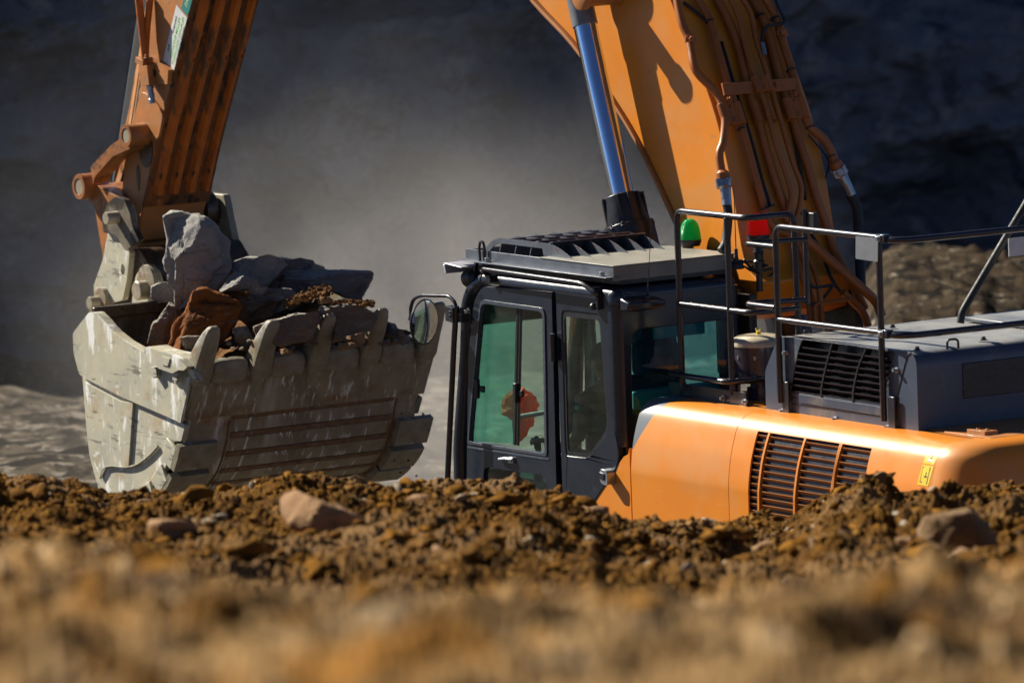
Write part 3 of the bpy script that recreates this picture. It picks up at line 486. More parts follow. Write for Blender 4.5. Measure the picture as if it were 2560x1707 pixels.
# roof guard -------------------------------------------------------------
ZG = 3.25; gx0 = PY('C1', 560, 550, -.02)[0]; YF = .055
gm = MB()
gm.box((gx0, -.03, ZG-.006), (.02, YF+.03, ZG)); gm.box((gx0, YF-.02, ZG), (-.0, YF-.008, ZG+.068))                # left angle iron
gm.box((gx0, 1.0, ZG-.006), (.02, 1.06, ZG)); gm.box((gx0, .985, ZG), (0, .995, ZG+.068))
gm.box((gx0, YF+.03, ZG-.006), (gx0+.07, 1.0, ZG)); gm.box((gx0+.055, YF-.008, ZG), (gx0+.067, .985, ZG+.068))     # front angle iron
GUARD = gm.build('roof_guard', M['guard'], EX, bevel=.002)
ZP = ZG+.072; px0 = PY('C1', 1250, 540, .04)[0]
rp = MB().box((px0, YF-.025, ZP-.008), (.02, 1.0, ZP)); rp.box((.0, YF-.02, ZG-.03), (.012, .99, ZP-.008)); rp.build('roof_plate', M['roofplate'], GUARD, bevel=.003)
MB().box((gx0+.10, .1, ZT+.07), (-.02, .97, ZG-.008)).build('guard_underside', M['black'], GUARD)
for j in range(6):
    y = .10+.146*j; o3 = [PY('C1', a, b, .1) for a, b in ((765,485),(800,425),(850,380),(900,363),(960,368),(1280,405),(1350,422),(1420,465),(1510,535))]
    i3 = [PY('C1', a, b, .1) for a, b in ((1500,545),(1380,528),(1272,512),(1262,450),(960,412),(910,408),(860,425),(830,455),(810,490))]
    dz = ZP - o3[-1][2]; poly = [(p[0], p[2]+dz*.9) for p in o3] + [(p[0], p[2]+dz*.9) for p in i3]
    MB().side([poly], y, .009).build('guard_rib', M['guard'] if j else M['guard'], GUARD, smooth=20)
for j, xx in enumerate((890, 1018, 1145, 1265)):
    c = PY('C1', xx, 385+j*8, .1); cu = [(c[0]+.11-.11*cos(t), ZP-.03+(c[2]-ZP+.03)*sin(t)) for t in np.linspace(0, pi/2, 9)]
    poly = cu + [(x+.006, z-.008) for x, z in reversed(cu)]
    MB().side([poly], .105, .74).build('guard_louver', M['guard'], GUARD)
ey = PY('C1', 738, 535, .0); MB().tube([(ey[0]-.03, .02, ZG), (ey[0]-.035, .02, ZG+.09), (ey[0]-.02, .02, ZG+.13), (ey[0]+.015, .02, ZG+.13), (ey[0]+.03, .02, ZG+.09), (ey[0]+.025, .02, ZG)], .009, 10, bend=.03).build('lifting_eye', M['railmat'], GUARD)
for x, y in ((800, 572), (1765, 700)):
    p = PY('C1', x, y, 0); b = MB(); hexbolt(b, (p[0], 0, ZG), (0,0,1), .017, .03); b.build('bolt', M['zinc'], GUARD)

# mirror and pole -----------------------------------------------------------
YM = -.13
mp = MB(); mp.tube([PY('C1', 540, 960, YM), PY('C2', 385, 300, YM), PY('C2', 338, 1290, YM), PY('C2', 325, 1700, YM)], .020, 14); mp.build('pole', M['railmat'], EX)
mr = MB(); mr.tube([PY('C1', x, y, YM) for x, y in ((540,975),(528,925),(480,873),(240,868),(178,900),(155,980),(158,1040),(150,1075))], .0125, 12, bend=.04)
MC = PY('C1', 262, 1090, YM); nrm = Vector((.93, .36, -.05)).normalized()
mr.build('mirror_arm', M['railmat'], EX)
ms = MB(); c = V3(MC); ms.lathe(c, nrm, [(.02,-.055),(.05,-.05),(.10,-.035),(.148,-.006),(.156,.004),(.156,.012),(.148,.014)], 40)
ms.lathe(c-nrm*.05, -nrm, [(.035,0),(.035,.03),(.02,.045)], 12); MIR = ms.build('mirror', M['black'], EX)
rp_ = [(.146,.0142)] + [(r, .0142+.012*(1-(r/.146)**2)) for r in (.13,.11,.09,.06,.03,.005)]
MB().lathe(c, nrm, rp_, 40).build('mirror_glass', M['mirror'], MIR)
cl = MB(); a = PY('C1', 510, 1025, YM); cl.obox(a, (.045,0,-.004), (0,.03,0), (0,0,.05)); b = PY('C1', 590, 1040, YM+.04); cl.obox(b, (.05,0,-.01), (0,.04,0), (0,0,.028)); hexbolt(cl, tuple(PY('C1', 585, 1035, YM+.02)), (0,0,1), .018, .05); cl.tube([PY('C1', 580, 1055, YM+.05), PY('C1', 635, 1070, -.03), PY('C1', 645, 1030, .0)], .012, 8); hexbolt(cl, tuple(PY('C1', 645, 1010, -.01)), (0,-1,0), .02, .03)
for zz in (1010, 1040): hexbolt(cl, tuple(PY('C1', 490, zz, YM-.03)), (0,-1,0), .007, .01)
cl.build('mirror_clamp', M['black'], EX, bevel=.004)

# ================================================================== body panels
prof = [(0, 1.35), (0, 1.9), (0, 2.02), (.02, 2.17), (.045, 2.27), (.078, 2.365), (.11, 2.41), (.15, 2.44), (.20, 2.455), (.26, 2.458), (.36, 2.458)]
def prof_y(z): return float(np.interp(z, [p[1] for p in prof[:9]], [p[0] for p in prof[:9]]))
prof = [tuple(p) for p in sm(prof, 4)]
def prof_y(z): return float(np.interp(z, [p[1] for p in prof], [p[0] for p in prof]))
XA, XB, XC_, RC = .20, 1.30, 3.42, .36
def panel(x0, x1, name, mat, z0=None, z1=None, parent=EX, n=8):
    pr = [p for p in prof if (z0 is None or p[1] >= z0-1e-6) and (z1 is None or p[1] <= z1+1e-6)]
    if z1 is not None: pr = pr + [(prof_y(z1), z1)]
    if z0 is not None: pr = [(prof_y(z0), z0)] + pr
    m = MB(); m.strip(pr, [lambda d, z, x=x: (x, d, z) for x in np.linspace(x0, x1, n)]); return m.build(name, mat, parent, smooth=60, solid=.012)
# front panel, part grey, part orange paint
mo, n_, L_, b_n = nodes('two_tone_paint'); mo_c1 = mixc(n_, L_, noisefac(n_, L_, 2, .4, .65), OR1, OR2); mo_c1 = mixc(n_, L_, noisefac(n_, L_, 1.6, .48, .8, w=4), mo_c1, (.62,.32,.12)); mo_c1 = mixc(n_, L_, noisefac(n_, L_, 14, .66, .72, stretch=(.25,1,3), w=6), mo_c1, (.72,.46,.24)); mo_c1 = mixc(n_, L_, noisefac(n_, L_, 34, .70, .74, w=7), mo_c1, (.16,.08,.03))
geo = n_.new('ShaderNodeNewGeometry'); sp = n_.new('ShaderNodeSeparateXYZ'); L_.new(geo.outputs['Position'], sp.inputs[0])
pa, pb = PY('C3', 80, 962, 0), PY('C3', 375, 690, .24)
ma = n_.new('ShaderNodeMath'); ma.operation = 'MULTIPLY_ADD'; kk = (pb[0]-pa[0])/(pb[2]-pa[2]); L_.new(sp.outputs[2], ma.inputs[0]); ma.inputs[1].default_value = kk; ma.inputs[2].default_value = pa[0]-kk*pa[2]
gt = n_.new('ShaderNodeMath'); gt.operation = 'LESS_THAN'; L_.new(sp.outputs[0], gt.inputs[0]); L_.new(ma.outputs[0], gt.inputs[1])
L_.new(mixc(n_, L_, gt.outputs[0], mo_c1, (.16,.18,.20)), b_n.inputs['Base Color']); b_n.inputs['Roughness'].default_value = .42; b_n.inputs['Coat Weight'].default_value = .2; b_n.inputs['Coat Roughness'].default_value = .18
dn = n_.new('ShaderNodeBump'); dn.inputs['Distance'].default_value = .004; dn.inputs['Strength'].default_value = .7; L_.new(noisefac(n_, L_, 1.3, 0, 1, 2), dn.inputs['Height']); L_.new(dn.outputs[0], b_n.inputs['Normal'])
panel(XA, XB-.006, 'side_panel', mo)
bk_ = MB().strip([(p[0]+.03, p[1]) for p in prof], [lambda d, z, x=x: (x, d, z) for x in (XA+.04, XC_-.05)]); bk_.build('body_frame', M['black'], EX, smooth=60, solid=.01)
MB().plate([[(.02, 1.35), (.02, 2.0), (.05, 2.2), (.1, 2.36), (.2, 2.44), (1.6, 2.44), (1.6, 1.35)]], lambda y, z, d: (XA+.01+d, y, z), .02).build('panel_end', M['orange'], EX)
# orange base plate under the cab
bp_ = rnd(XZ('C2', [(1625,1098),(1590,1118),(1555,1165),(1325,1510)], .025) + [(-1.2, 1.35), (.165, 1.35)], [.02,.02,.03,0,0,0])
bp_[0] = (.165, bp_[0][1])
MB().side([[(.17, 2.15)] + XZ('C2', [(1622,1098),(1590,1116),(1556,1165),(1325,1512)], .0) + [(-1.2, 1.35), (.17, 1.35)]], .006, .03).build('cab_base', M['orange'], EX)
vz0, vz1 = 1.50, 2.372
vxl0, vxl1 = PY('C3', 905, 850, .08)[0], PY('C3', 838, 1400, 0)[0]
vxr = PY('C4', 848, 1022, .08)[0]; XS = 3.40
# grille panel: one sheet with the louvred opening left out
def grille_panel():
    pr = [p for p in prof if p[1] < vz1-.004] + [(prof_y(vz1), vz1)] + [p for p in prof if p[1] > vz1+.004]; m = MB(); vs = []
    for d, z in pr:
        t = min(1, max(0, (z-vz0)/(vz1-vz0))); xl = vxl1+(vxl0-vxl1)*t; xs_ = [XB, (XB+xl)/2, xl]+[xl+(vxr-xl)*k/6 for k in range(1, 7)]+[(vxr+XS)/2, XS]
        vs += [(x, d, z) for x in xs_]
    c = 11; fs = []
    for i in range(len(pr)-1):
        for j in range(c-1):
            if 2 <= j < 8 and pr[i+1][1] <= vz1+1e-6 and pr[i+1][1] > 1.5: continue
            fs.append((i*c+j, i*c+j+1, (i+1)*c+j+1, (i+1)*c+j))
    m.add(vs, fs); return m.build('grille_panel', M['orange'], EX, smooth=60, solid=.012)
grille_panel()
GR = MB().box((1.45, .30, 1.40), (2.95, .32, 2.40)).build('grille_back', M['black'], EX)
lv = MB(); z = vz1-.03; k = 0
while z > 1.5:
    y = prof_y(z); t = (z-vz0)/(vz1-vz0); xa = vxl1+(vxl0-vxl1)*t
    lv.add([(xa, y+.006, z+.012), (vxr, y+.006, z+.012), (vxr, y+.030, z-.016), (xa, y+.030, z-.016), (xa, y+.006, z+.007), (vxr, y+.006, z+.007), (vxr, y+.030, z-.020), (xa, y+.030, z-.020)], [(0,1,2,3),(4,7,6,5),(0,4,5,1),(3,2,6,7),(1,5,6,2),(0,3,7,4)])
    z -= .0428
lv.build('louvers', M['orange_dusty'], EX)
for xt, xb in ((960, 897), (1195, 1128), (1432, 1362), (None, None)):
    if xt: a, b = PY('C3', xt, {960:855,1195:890,1432:925}[xt], .06)[0], PY('C3', xb, 1380, 0)[0]
    else: a, b = PY('C4', 590, 985, .06)[0], PY('C4', 535, 1300, 0)[0]
    vs = []; pr = [p for p in prof if 1.45 < p[1] < vz1] + [(prof_y(vz1), vz1)]
    sec = []
    for d, z in pr:
        t = (z-1.65)/(vz1-1.65); x = b+(a-b)*t; sec.append([(x-.009, d-.004, z), (x+.009, d-.004, z), (x+.009, d+.055, z), (x-.009, d+.055, z)])
    MB().loft(sec).build('grille_divider', M['orange'], EX)
# counterweight wrapping the rear corner
m = MB(); puts = [lambda d, z, x=x: (x, d, z) for x in (XS+.006, 3.42)]
for t in np.linspace(0, pi/2, 14): puts.append(lambda d, z, t=t: (3.42+(RC-d)*sin(t), RC-(RC-d)*cos(t), z))
puts += [lambda d, z, y=y: (3.42+RC-d, y, z) for y in (.8, 1.5, 2.4, 3.0)]
m.strip([p for p in prof if p[0] < RC-.02], puts); CW = m.build('counterweight', M['orange'], EX, smooth=60, solid=.02)
tp = MB(); tp.plate([[(.62, .22), (3.42, .22)]+[(3.42+.16*sin(t), RC-.0-.14*cos(t)) for t in np.linspace(.2, pi/2, 6)]+[(3.58, 2.95), (.62, 2.95)]], lambda x, y, d: (x, y, 2.4625-d), .02); tp.build('deck', M['orange'], EX)
MB().box((2.86, .42, 2.4635), (3.50, 1.6, 2.470)).build('deck_cover', M['orange_dusty'], EX, bevel=.003)
lt = MB().obox((3.28, .52, 2.480), (.09,0,0), (0,.05,0), (0,0,.014)); hexbolt(lt, (3.24,.52,2.49), (0,0,1), .014, .012); hexbolt(lt, (3.33,.52,2.49), (0,0,1), .014, .012); lt.build('lifting_lug', M['orange_dusty'], EX, bevel=.006)
# warning labels on the side
def sticker(k, quad, Y, mat, name, parent, d=.003):
    p = [PY(k, x, y, Y) for x, y in quad]; c = sum(p)/4; m = MB(); m.add([tuple(q-np.array([0, d, 0])) for q in p]+[tuple(q+np.array([0, .001, 0])) for q in p], [(0,1,2,3),(4,7,6,5),(0,4,5,1),(1,5,6,2),(2,6,7,3),(3,7,4,0)]); return m.build(name, mat, parent, smooth=0)
def stk(pts, name, mat, d):                             # label following the curved shoulder; pts in (x, z)
    m = MB(); x0, x1, z0, z1, sk = pts; N = 8; vs = []
    for i in range(N+1):
        z = z0+(z1-z0)*i/N; y = prof_y(z)-.0065-d
        for x in (x0, x1): vs.append((x+sk*(z-z0), y, z))
    m.add(vs, [(2*i, 2*i+1, 2*i+3, 2*i+2) for i in range(N)]); return m.build(name, mat, EX, smooth=60, solid=.001)
lx0, lx1 = PY('C4', 1165, 1300, 0)[0], PY('C4', 1248, 1315, 0)[0]; lz0 = PY('C4', 1165, 1302, 0)[2]; lz1 = PY('C4', 1190, 1155, 0)[2]; lz2 = PY('C4', 1250, 1050, .04)[2]
stk((lx0, lx1, lz0, lz1-.004, .12), 'warning_label', M['ylabel'], .0012); stk((lx0+.12*(lz1-lz0), lx1+.12*(lz1-lz0), lz1+.004, lz2-.03, .14), 'warning_label', M['ylabel'], .0012)
def inkpoly(pts, name='label_mark'):
    m = MB(); m.plate([pts], lambda x, z, d: (x, prof_y(z)-.0085-d, z), .0008); return m.build(name, M['black_ink'], EX, smooth=0)
tc_ = (lx0+lx1)/2+.12*(lz1-lz0)+.012; tz = lz1+.02; tw = .045
inkpoly([(tc_-tw, tz), (tc_+tw, tz), (tc_, tz+.075), (tc_-.0, tz+.062), (tc_+tw-.014, tz+.008), (tc_-tw+.014, tz+.008), (tc_-.007, tz+.062), (tc_-.004, tz+.07)][0:8] if False else [(tc_-tw, tz), (tc_+tw, tz), (tc_, tz+.075)])
m = MB(); m.plate([[(tc_-tw+.013, tz+.007), (tc_+tw-.013, tz+.007), (tc_, tz+.060)]], lambda x, z, d: (x, prof_y(z)-.0098-d, z), .0006); m.build('label_mark', M['ylabel'], EX, smooth=0)
inkpoly([(tc_-.004, tz+.012), (tc_+.004, tz+.012), (tc_+.012, tz+.022), (tc_+.004, tz+.026), (tc_+.006, tz+.042), (tc_-.006, tz+.042), (tc_-.003, tz+.026), (tc_-.014, tz+.020)])
lc = (lx0+lx1)/2+.01; lzc = (lz0+lz1)/2
inkpoly([(lc-.045, lzc-.04), (lc-.041, lzc-.04), (lc-.041, lzc+.045), (lc-.03, lzc+.045), (lc-.03, lzc+.049), (lc-.045, lzc+.049)]); inkpoly([(lc-.045, lzc-.044), (lc-.022, lzc-.044), (lc-.022, lzc-.040), (lc-.045, lzc-.040)])
inkpoly([(lc+.022, lzc-.05), (lc+.030, lzc-.05), (lc+.036, lzc+.05), (lc+.028, lzc+.05)]); inkpoly([(lc-.012, lzc-.012), (lc+.018, lzc-.012), (lc+.018, lzc-.004), (lc+.006, lzc-.004), (lc+.006, lzc+.02), (lc-.001, lzc+.02), (lc-.001, lzc-.004), (lc-.012, lzc-.004)])

# engine hood ----------------------------------------------------------------
YH = .35; ZH0, ZH1 = 2.462, 2.95
fx0 = PY('C3', 955, 740, YH)[0]; fx1 = PY('C3', 950, 465, YH)[0]; fz1 = PY('C3', 950, 465, YH)[2]; fx2 = PY('C3', 1035, 262, YH)[0]; rx = PY('C4', 1085, 600, YH)[0]+.14
hp = rnd([(fx0, ZH0), (fx0, fz1), (fx2, ZH1-.01), (rx, ZH1), (rx, ZH0)], [0, .03, .05, .10, 0])
gq = rnd(XZ('C4', [(315,205),(1020,305),(975,430),(935,700),(225,605),(285,300)], YH), [.03,.02,.03,.02,.02,.03])
hm = MB(); hm.side([hp, gq], YH, .012)
YE = 3.0
prof_h = hp
n = len(hp); vs = [(x, YH+.012, z) for x, z in hp]+[(x, YE, z) for x, z in hp]; hm.add(vs, [(i, (i+1) % n, (i+1) % n+n, i+n) for i in range(n)]); hm.add([(x, YE, z) for x, z in hp], [tuple(range(n))])
HOOD = hm.build('engine_hood', M['hood'], EX, smooth=50, bevel=.035, seg=4)
MB().box((1.35, YH+.10, 2.5), (rx-.05, YH+.11, 2.93)).build('hood_core', M['black'], HOOD)
hl = MB(); gx_a = [PY('C4', 225, 600, YH), PY('C4', 285, 300, YH)]; gtop, gbot = max(z for x, z in gq), min(z for x, z in gq)
for i in range(-1, 9):
    zz = PY('C4', 260, 308+i*48.5, YH)[2]; k = PY('C4', (320 if i < 0 else 290-i*8) if i < 5 else 235, 308+i*48.5, YH)[0]; e_ = PY('C4', 1000-i*12 if i < 7 else 935, 330+i*48, YH)[0]
    hl.add([(k, YH-.002, zz+.006), (e_, YH-.002, zz+.006), (e_, YH+.04, zz-.03), (k, YH+.04, zz-.03), (k, YH-.002, zz-.002), (e_, YH-.002, zz-.002), (e_, YH+.04, zz-.036), (k, YH+.04, zz-.036)], [(0,1,2,3),(4,7,6,5),(0,4,5,1),(3,2,6,7),(1,5,6,2),(0,3,7,4)])
hl.build('hood_grille', M['railmat'], HOOD)
for pts in ([(540,245),(495,420),(465,560),(460,640)], [(795,280),(740,420),(705,580),(700,680)]):
    P_ = [PY('C4', x, y, YH-.004) for x, y in pts]; m = MB(); m.loft([[(p[0]-.008, YH-.006, p[2]), (p[0]+.006, YH-.006, p[2]), (p[0]+.006, YH+.05, p[2]), (p[0]-.008, YH+.05, p[2])] for p in sm([tuple(p) for p in P_], 5)]); m.build('grille_rib', M['black'], HOOD)
bs = XZ('C4', [(35,745),(1130,940)], YH)
sk = MB(); sk.side([rnd(XZ('C4', [(288,620),(930,720),(930,785),(290,680)], YH-.01), .004)], YH-.008, .012); sk.build('hood_ledge', M['hood'], HOOD, bevel=.003)
for x, y in ((205, 305), (1035, 435), (178, 745), (575, 805), (970, 868)):
    p = PY('C4', x, y, YH); b = MB(); hexbolt(b, (p[0], YH, p[2]), (0,-1,0), .013, .035); b.build('bolt', M['zinc'], HOOD)
for x, y in ((345,158), (1000,118), (1335,162), (1685,210), (1185,285), (500, 137)):
    p = PZ('C4', x, y, ZH1); b = MB(); hexbolt(b, (p[0], p[1], ZH1), (0,0,1), .014, .02); b.build('bolt', M['black'], HOOD)
p = PZ('C4', 1412, 275, ZH1); q = PZ('C4', 1495, 268, ZH1); MB().tube([(p[0],p[1],ZH1-.005), (p[0],p[1],ZH1+.055), (q[0],q[1],ZH1+.055), (q[0],q[1],ZH1-.005)], .0075, 10, bend=.03).build('hood_handle', M['black'], HOOD)
cvr = MB(); P4 = [PZ('C4', x, y, ZH1+.003) for x, y in ((690,118),(1050,85),(1180,102),(1990,40))]
cvr.box((1.75, 1.55, ZH1+.002), (2.75, 2.9, ZH1+.03)); cvr.build('hood_cover', M['hood'], HOOD, bevel=.01)
rp2 = MB(); rp2.obox((rx+.002, 1.45, 2.74), (.006,0,0), (0,.75,0), (0,0,.11)); rp2.build('rear_hatch', M['cab'], HOOD, bevel=.004)
# rear trim seam of hood
m = MB(); ps = [PY('C4', x, y, YH-.002) for x, y in ((1030,660),(1050,560),(1090,400),(1110,330),(1150,297))]; m.tube([tuple(p) for p in ps], .003, 6); m.build('hood_seam', M['black'], HOOD)

# handrails -----------------------------------------------------------------------
RT = .021
r1 = MB(); Y1 = .35; a = PY('C3', 407, 545, Y1); t0 = PY('B3', 160, 300, Y1); s1 = PY('B3', 850, 388, Y1)
zt = t0[2]; xr = s1[0]
e1 = PX('B3', 1290, 350, xr+.0); e2y = e1[1]
r1.tube([(a[0], Y1, a[2]-.03), (a[0], Y1, zt), (xr, Y1, zt), (xr+.02, Y1+.18, zt), (xr+.02, e2y, zt), (xr+.02, e2y+.02, 2.46)], RT, 14, bend=.07)
bx_ = PY('C3', 735, 600, Y1)[0]; r1.cyl((bx_, Y1, 2.52), (bx_, Y1, zt-.01), RT, 14)
mz = PY('B3', 400, 1240, Y1)[2]; r1.tube([(a[0], Y1, mz), (xr-.0, Y1, mz), (xr+.04, Y1+.14, mz), (xr+.04, e2y, mz)], RT*.9, 14, bend=.05)
lz = PY('C3', 560, 510, Y1-.02)[2]; r1.tube([tuple(PY('C3', 285, 462, Y1+.1)), (a[0]-.05, Y1-.045, lz), (bx_, Y1-.045, lz), (bx_+.05, Y1+.05, lz), (bx_+.05, Y1+.48, lz)], RT*.95, 14, bend=.05)
r1.box((a[0]-.14, Y1-.01, 2.455), (bx_+.16, Y1+.0, 2.55)); r1.build('handrail', M['railmat'], EX, bevel=.002)
for x, y in ((680, 640), (822, 662)): p = PY('C3', x, y, Y1-.01); b = MB(); hexbolt(b, (p[0], Y1-.01, p[2]), (0,-1,0), .013, .03); b.build('bolt', M['zinc'], EX)
r2 = MB(); a = PY('C3', 1058, 670, YH-.02); t0 = PY('B3', 1150, 450, YH-.02); j = PY('B4', 312, 415, YH-.02); zt2 = (t0[2]+j[2])/2; xa, xj = a[0], PY('C4', 935, 500, YH-.02)[0]
Y2 = YH-.03
r2.tube([(xa, Y2, a[2]), (xa, Y2, zt2), (xj+.0, Y2, zt2)], RT, 14, bend=.08); r2.tube([(xj, Y2, 2.50), (xj, Y2, zt2)], RT, 14)
mz2 = (PY('B3', 1400, 1385, Y2)[2]+PY('B4', 200, 1085, Y2)[2])/2; r2.tube([(xa, Y2, mz2), (xj, Y2, mz2)], RT*.9, 14)
xk = xj+.09
for zz in (zt2, mz2):
    r2.tube([(xj, Y2, zz), (xj+.03, Y2, zz-.004), (xk+.05, Y2+.02, zz-.01), (xk+.10, Y2+.14, zz-.012), (xk+.10, 3.0, zz-.02)], RT, 14, bend=.05); r2.obox((xj+.045, Y2, zz-.003), (.045,0,0), (0,.026,0), (0,0,.026))
for (x, y) in ((175, 600), (975, 720)): p = PY('C4', x, y, Y2); r2.obox((p[0]+.02, Y2+.005, 2.56), (.035,0,0), (0,.006,0), (0,0,.10))
RAIL2 = r2.build('handrail', M['railmat'], EX, bevel=.003)
for zz in (zt2, mz2): b = MB(); hexbolt(b, (xj+.035, Y2-.026, zz), (0,-1,0), .016, .02); b.build('bolt', M['zinc'], RAIL2)
pl = [PY('B4', x, y, Y2-.02) for x, y in ((118,400),(278,415),(275,583),(118,560))]
xs = [p[0] for p in pl]; zs = [p[2] for p in pl]; MB().side([rnd([(p[0], p[2]) for p in pl], .006)], Y2-.028, .004).build('grey_plate', M['greyplate'], RAIL2)
wp = MB(); p = PX('B4', 1180, 405, xk+.10); q = PX('B4', 1180, 545, xk+.10); wp.box((xk+.125, p[1], q[2]), (xk+.13, p[1]+.35, p[2]-.01)); wp.build('white_plate', M['white'], RAIL2)
sl_ = MB(); pts = [PX('B4', x, y, xk-.05) for x, y in ((858,1020),(868,950),(890,905),(1235,320),(1330,160),(1500,-150))]; sl_.tube([tuple(p) for p in pts], .024, 12, bend=.05); sl_.build('brace', M['rubber'], EX)
gt_ = MB()
for (u, v, w_) in (((1125,655),(830,612),(1220,555)), ((1130,1250),(835,1205),(1220,1150))):
    A1 = PY('B3', u[0], u[1], Y2); zz = A1[2]; x_l = PY('B3', v[0], v[1], Y2)[0]; x_r = A1[0]
    gt_.tube([(x_r, Y2, zz), (x_l+.02, Y2, zz), (x_l+.0, Y2+.06, zz), (x_l+.12, Y2+.40, zz)], RT*.85, 12, bend=.04)
p = PX('B3', 1235, 700, xr+.0); gt_.tube([(x_l+.12, Y2+.40, zz-.03), (x_l+.12, Y2+.40, zz+.58)], RT*.9, 12); gt_.build('gate', M['railmat'], EX)
MB().obox((x_l+.17, Y2+.42, zz+.50), (.05,0,0), (0,.02,0), (0,0,.06)).build('gate_latch', M['black'], EX, bevel=.006)
gb = MB(); c = PY('C2', 0, 0, 0)

# beacons --------------------------------------------------------------------
def beacon(c, s, lens, nm):
    b = MB().lathe(c, (0,0,1), [(.12*s,-.01*s),(.30*s,0),(.31*s,.06*s),(.34*s,.10*s),(.34*s,.20*s),(.30*s,.205*s)], 32); B = b.build(nm, M['black'], EX, smooth=50)
    MB().lathe((c[0],c[1],c[2]+.18*s), (0,0,1), [(.33*s,0),(.335*s,.04*s),(.315*s,.22*s),(.28*s,.40*s),(.24*s,.50*s),(.18*s,.58*s),(.10*s,.63*s),(.02*s,.645*s)], 36).build('beacon_lens', lens, B, smooth=60)
g0 = hit(*zc('B3', 298, 640), 1, .62); gs = .255
P0 = hit(*zc('B3', 298, 645), 2, ZP+.01)
beacon((P0[0], P0[1], P0[2]), gs*.86, M['lens_green'], 'green_beacon')
RBX = -.05; P1 = hit(*zc('B3', 962, 600), 1, 1.10)
beacon((P1[0], P1[1], P1[2]), .225, M['lens_red'], 'red_beacon')
st_ = MB(); st_.lathe((P1[0], P1[1], P1[2]-.33), (0,0,1), [(.022,0),(.022,.12),(.034,.13),(.038,.2),(.03,.21),(.03,.25),(.036,.26),(.03,.28),(.03,.30),(.022,.33)], 16); st_.tube([(P1[0]-.07, P1[1]-.02, P1[2]-.17), (P1[0]+.07, P1[1]+.02, P1[2]-.155)], .009, 8); st_.build('beacon_stand', M['black'], EX)
cb = MB()
for pts in ([(750,800),(800,790),(860,830),(900,880),(960,905),(1040,880),(1100,870),(1110,910),(1060,950),(1000,970),(960,1010)], [(790,810),(850,800),(900,800),(940,830),(950,870),(1000,880)], [(700,790),(760,820),(830,850),(890,890)], [(820,780),(880,850),(930,900)]):
    cb.tube([tuple(p) for p in sm([PX('B3', x, y, .06) for x, y in pts], 4)], .008, 6)
pb_ = PX('B3', 750, 840, .05); cb.lathe((pb_[0], pb_[1], pb_[2]-.02), (0,0,1), [(.05,0),(.045,.03),(.018,.05),(.012,.09),(.012,.13)], 14); cb.build('roof_cables', M['rubber'], EX)
whip = [PX('B3', 748, 780, .05), PX('B3', 722, 45, .05)]; MB().tube([tuple(p) for p in whip], [.004, .0022], 6).build('antenna', M['black'], EX)

# air precleaner -----------------------------------------------------------------
pc = PY('C3', 905, 260, .62); pcx, pcy = pc[0], .62
zt_p = pc[2]; kx = .0
pm = MB().lathe((pcx, pcy, zt_p-.0), (0,0,1), [(.13,-.27),(.14,-.235),(.155,-.23),(.16,-.16),(.165,-.10),(.17,-.05),(.172,-.02),(.15,-.012)], 36); pm.cyl((pcx, pcy, 2.45), (pcx, pcy, zt_p-.24), .062); pm.cyl((pcx, pcy, 2.46), (pcx, pcy, 2.54), .085); PRE = pm.build('precleaner', M['purple'], EX, smooth=40)
MB().lathe((pcx, pcy, zt_p-.012), (0,0,1), [(.178,-.02),(.180,.0),(.172,.02),(.15,.036),(.10,.046),(.02,.048)], 40).build('precleaner_lid', M['tan'], PRE, smooth=60)
wn_ = MB(); wn_.lathe((pcx, pcy, zt_p+.03), (0,0,1), [(.018,0),(.012,.03)], 10)
for sx_ in (-1, 1): wn_.obox((pcx+sx_*.017, pcy, zt_p+.055), (.006,0,.004*sx_), (0,.004,0), (.006*sx_,0,.018))
wn_.build('wing_nut', M['yellow'], PRE, bevel=.003)
for an_ in np.linspace(0, 2*pi, 8, endpoint=False):
    b = MB(); b.obox((pcx+.163*cos(an_), pcy+.163*sin(an_), zt_p-.10), (.006*cos(an_),.006*sin(an_),0), (-.008*sin(an_),.008*cos(an_),0), (0,0,.012)); b.build('clip', M['zinc'], PRE)
# undercarriage and slewing frame (hidden by the spoil ridge, but it carries the machine)
uc = MB()
for yy in (0.0, 2.5):
    tr = rnd([(-2.3, .0), (2.3, .0), (2.6, .5), (2.2, .95), (-2.2, .95), (-2.6, .5)], .25); uc.side([tr], yy, .55)
uc.box((-1.2, .55, .35), (1.2, 2.5, .9)); uc.lathe((0, 1.5, .88), (0,0,1), [(.75,0),(.75,.3)], 40); uc.build('undercarriage', M['black'], EX, bevel=.02)
MB().box((-1.7, .06, 1.15), (3.5, 2.95, 1.40)).build('slew_frame', M['orange_dusty'], EX, bevel=.02)
MB().box((-.1, 2.0, 1.4), (3.3, 2.95, 2.43)).build('right_body', M['orange'], EX, bevel=.05)
# ================================================================== boom
YB0, YB1 = 1.12, 1.88
front = XZ('N', [(1340,0),(1437,105),(1520,222),(1600,352),(1684,526),(1742,660)], YB0)
back = XZ('N', [(1677,0),(1766,220),(1804,344),(1833,478),(1862,649)], YB0)
up_front = [(-6.2, 6.75), (-5.2, 6.35), (-4.2, 5.85), (-3.4, 5.5), (-2.85, 5.2)]
up_back = [(-6.4, 7.05), (-5.4, 7.1), (-4.2, 7.15), (-3.2, 7.15), (-2.4, 6.9), (-1.75, 6.35), (-1.25, 5.8)]
fr_c = sm([(p[0], 0, p[1]) for p in up_front+front], 4); bk_c = sm([(p[0], 0, p[1]) for p in up_back+back+[(.11, 3.12)]], 4)
fr_c = [(p[0], p[2]) for p in fr_c]; bk_c = [(p[0], p[2]) for p in bk_c]
outline = fr_c + [(-.45, 2.9), (-.2, 2.84), (.02, 2.90)] + bk_c[::-1]
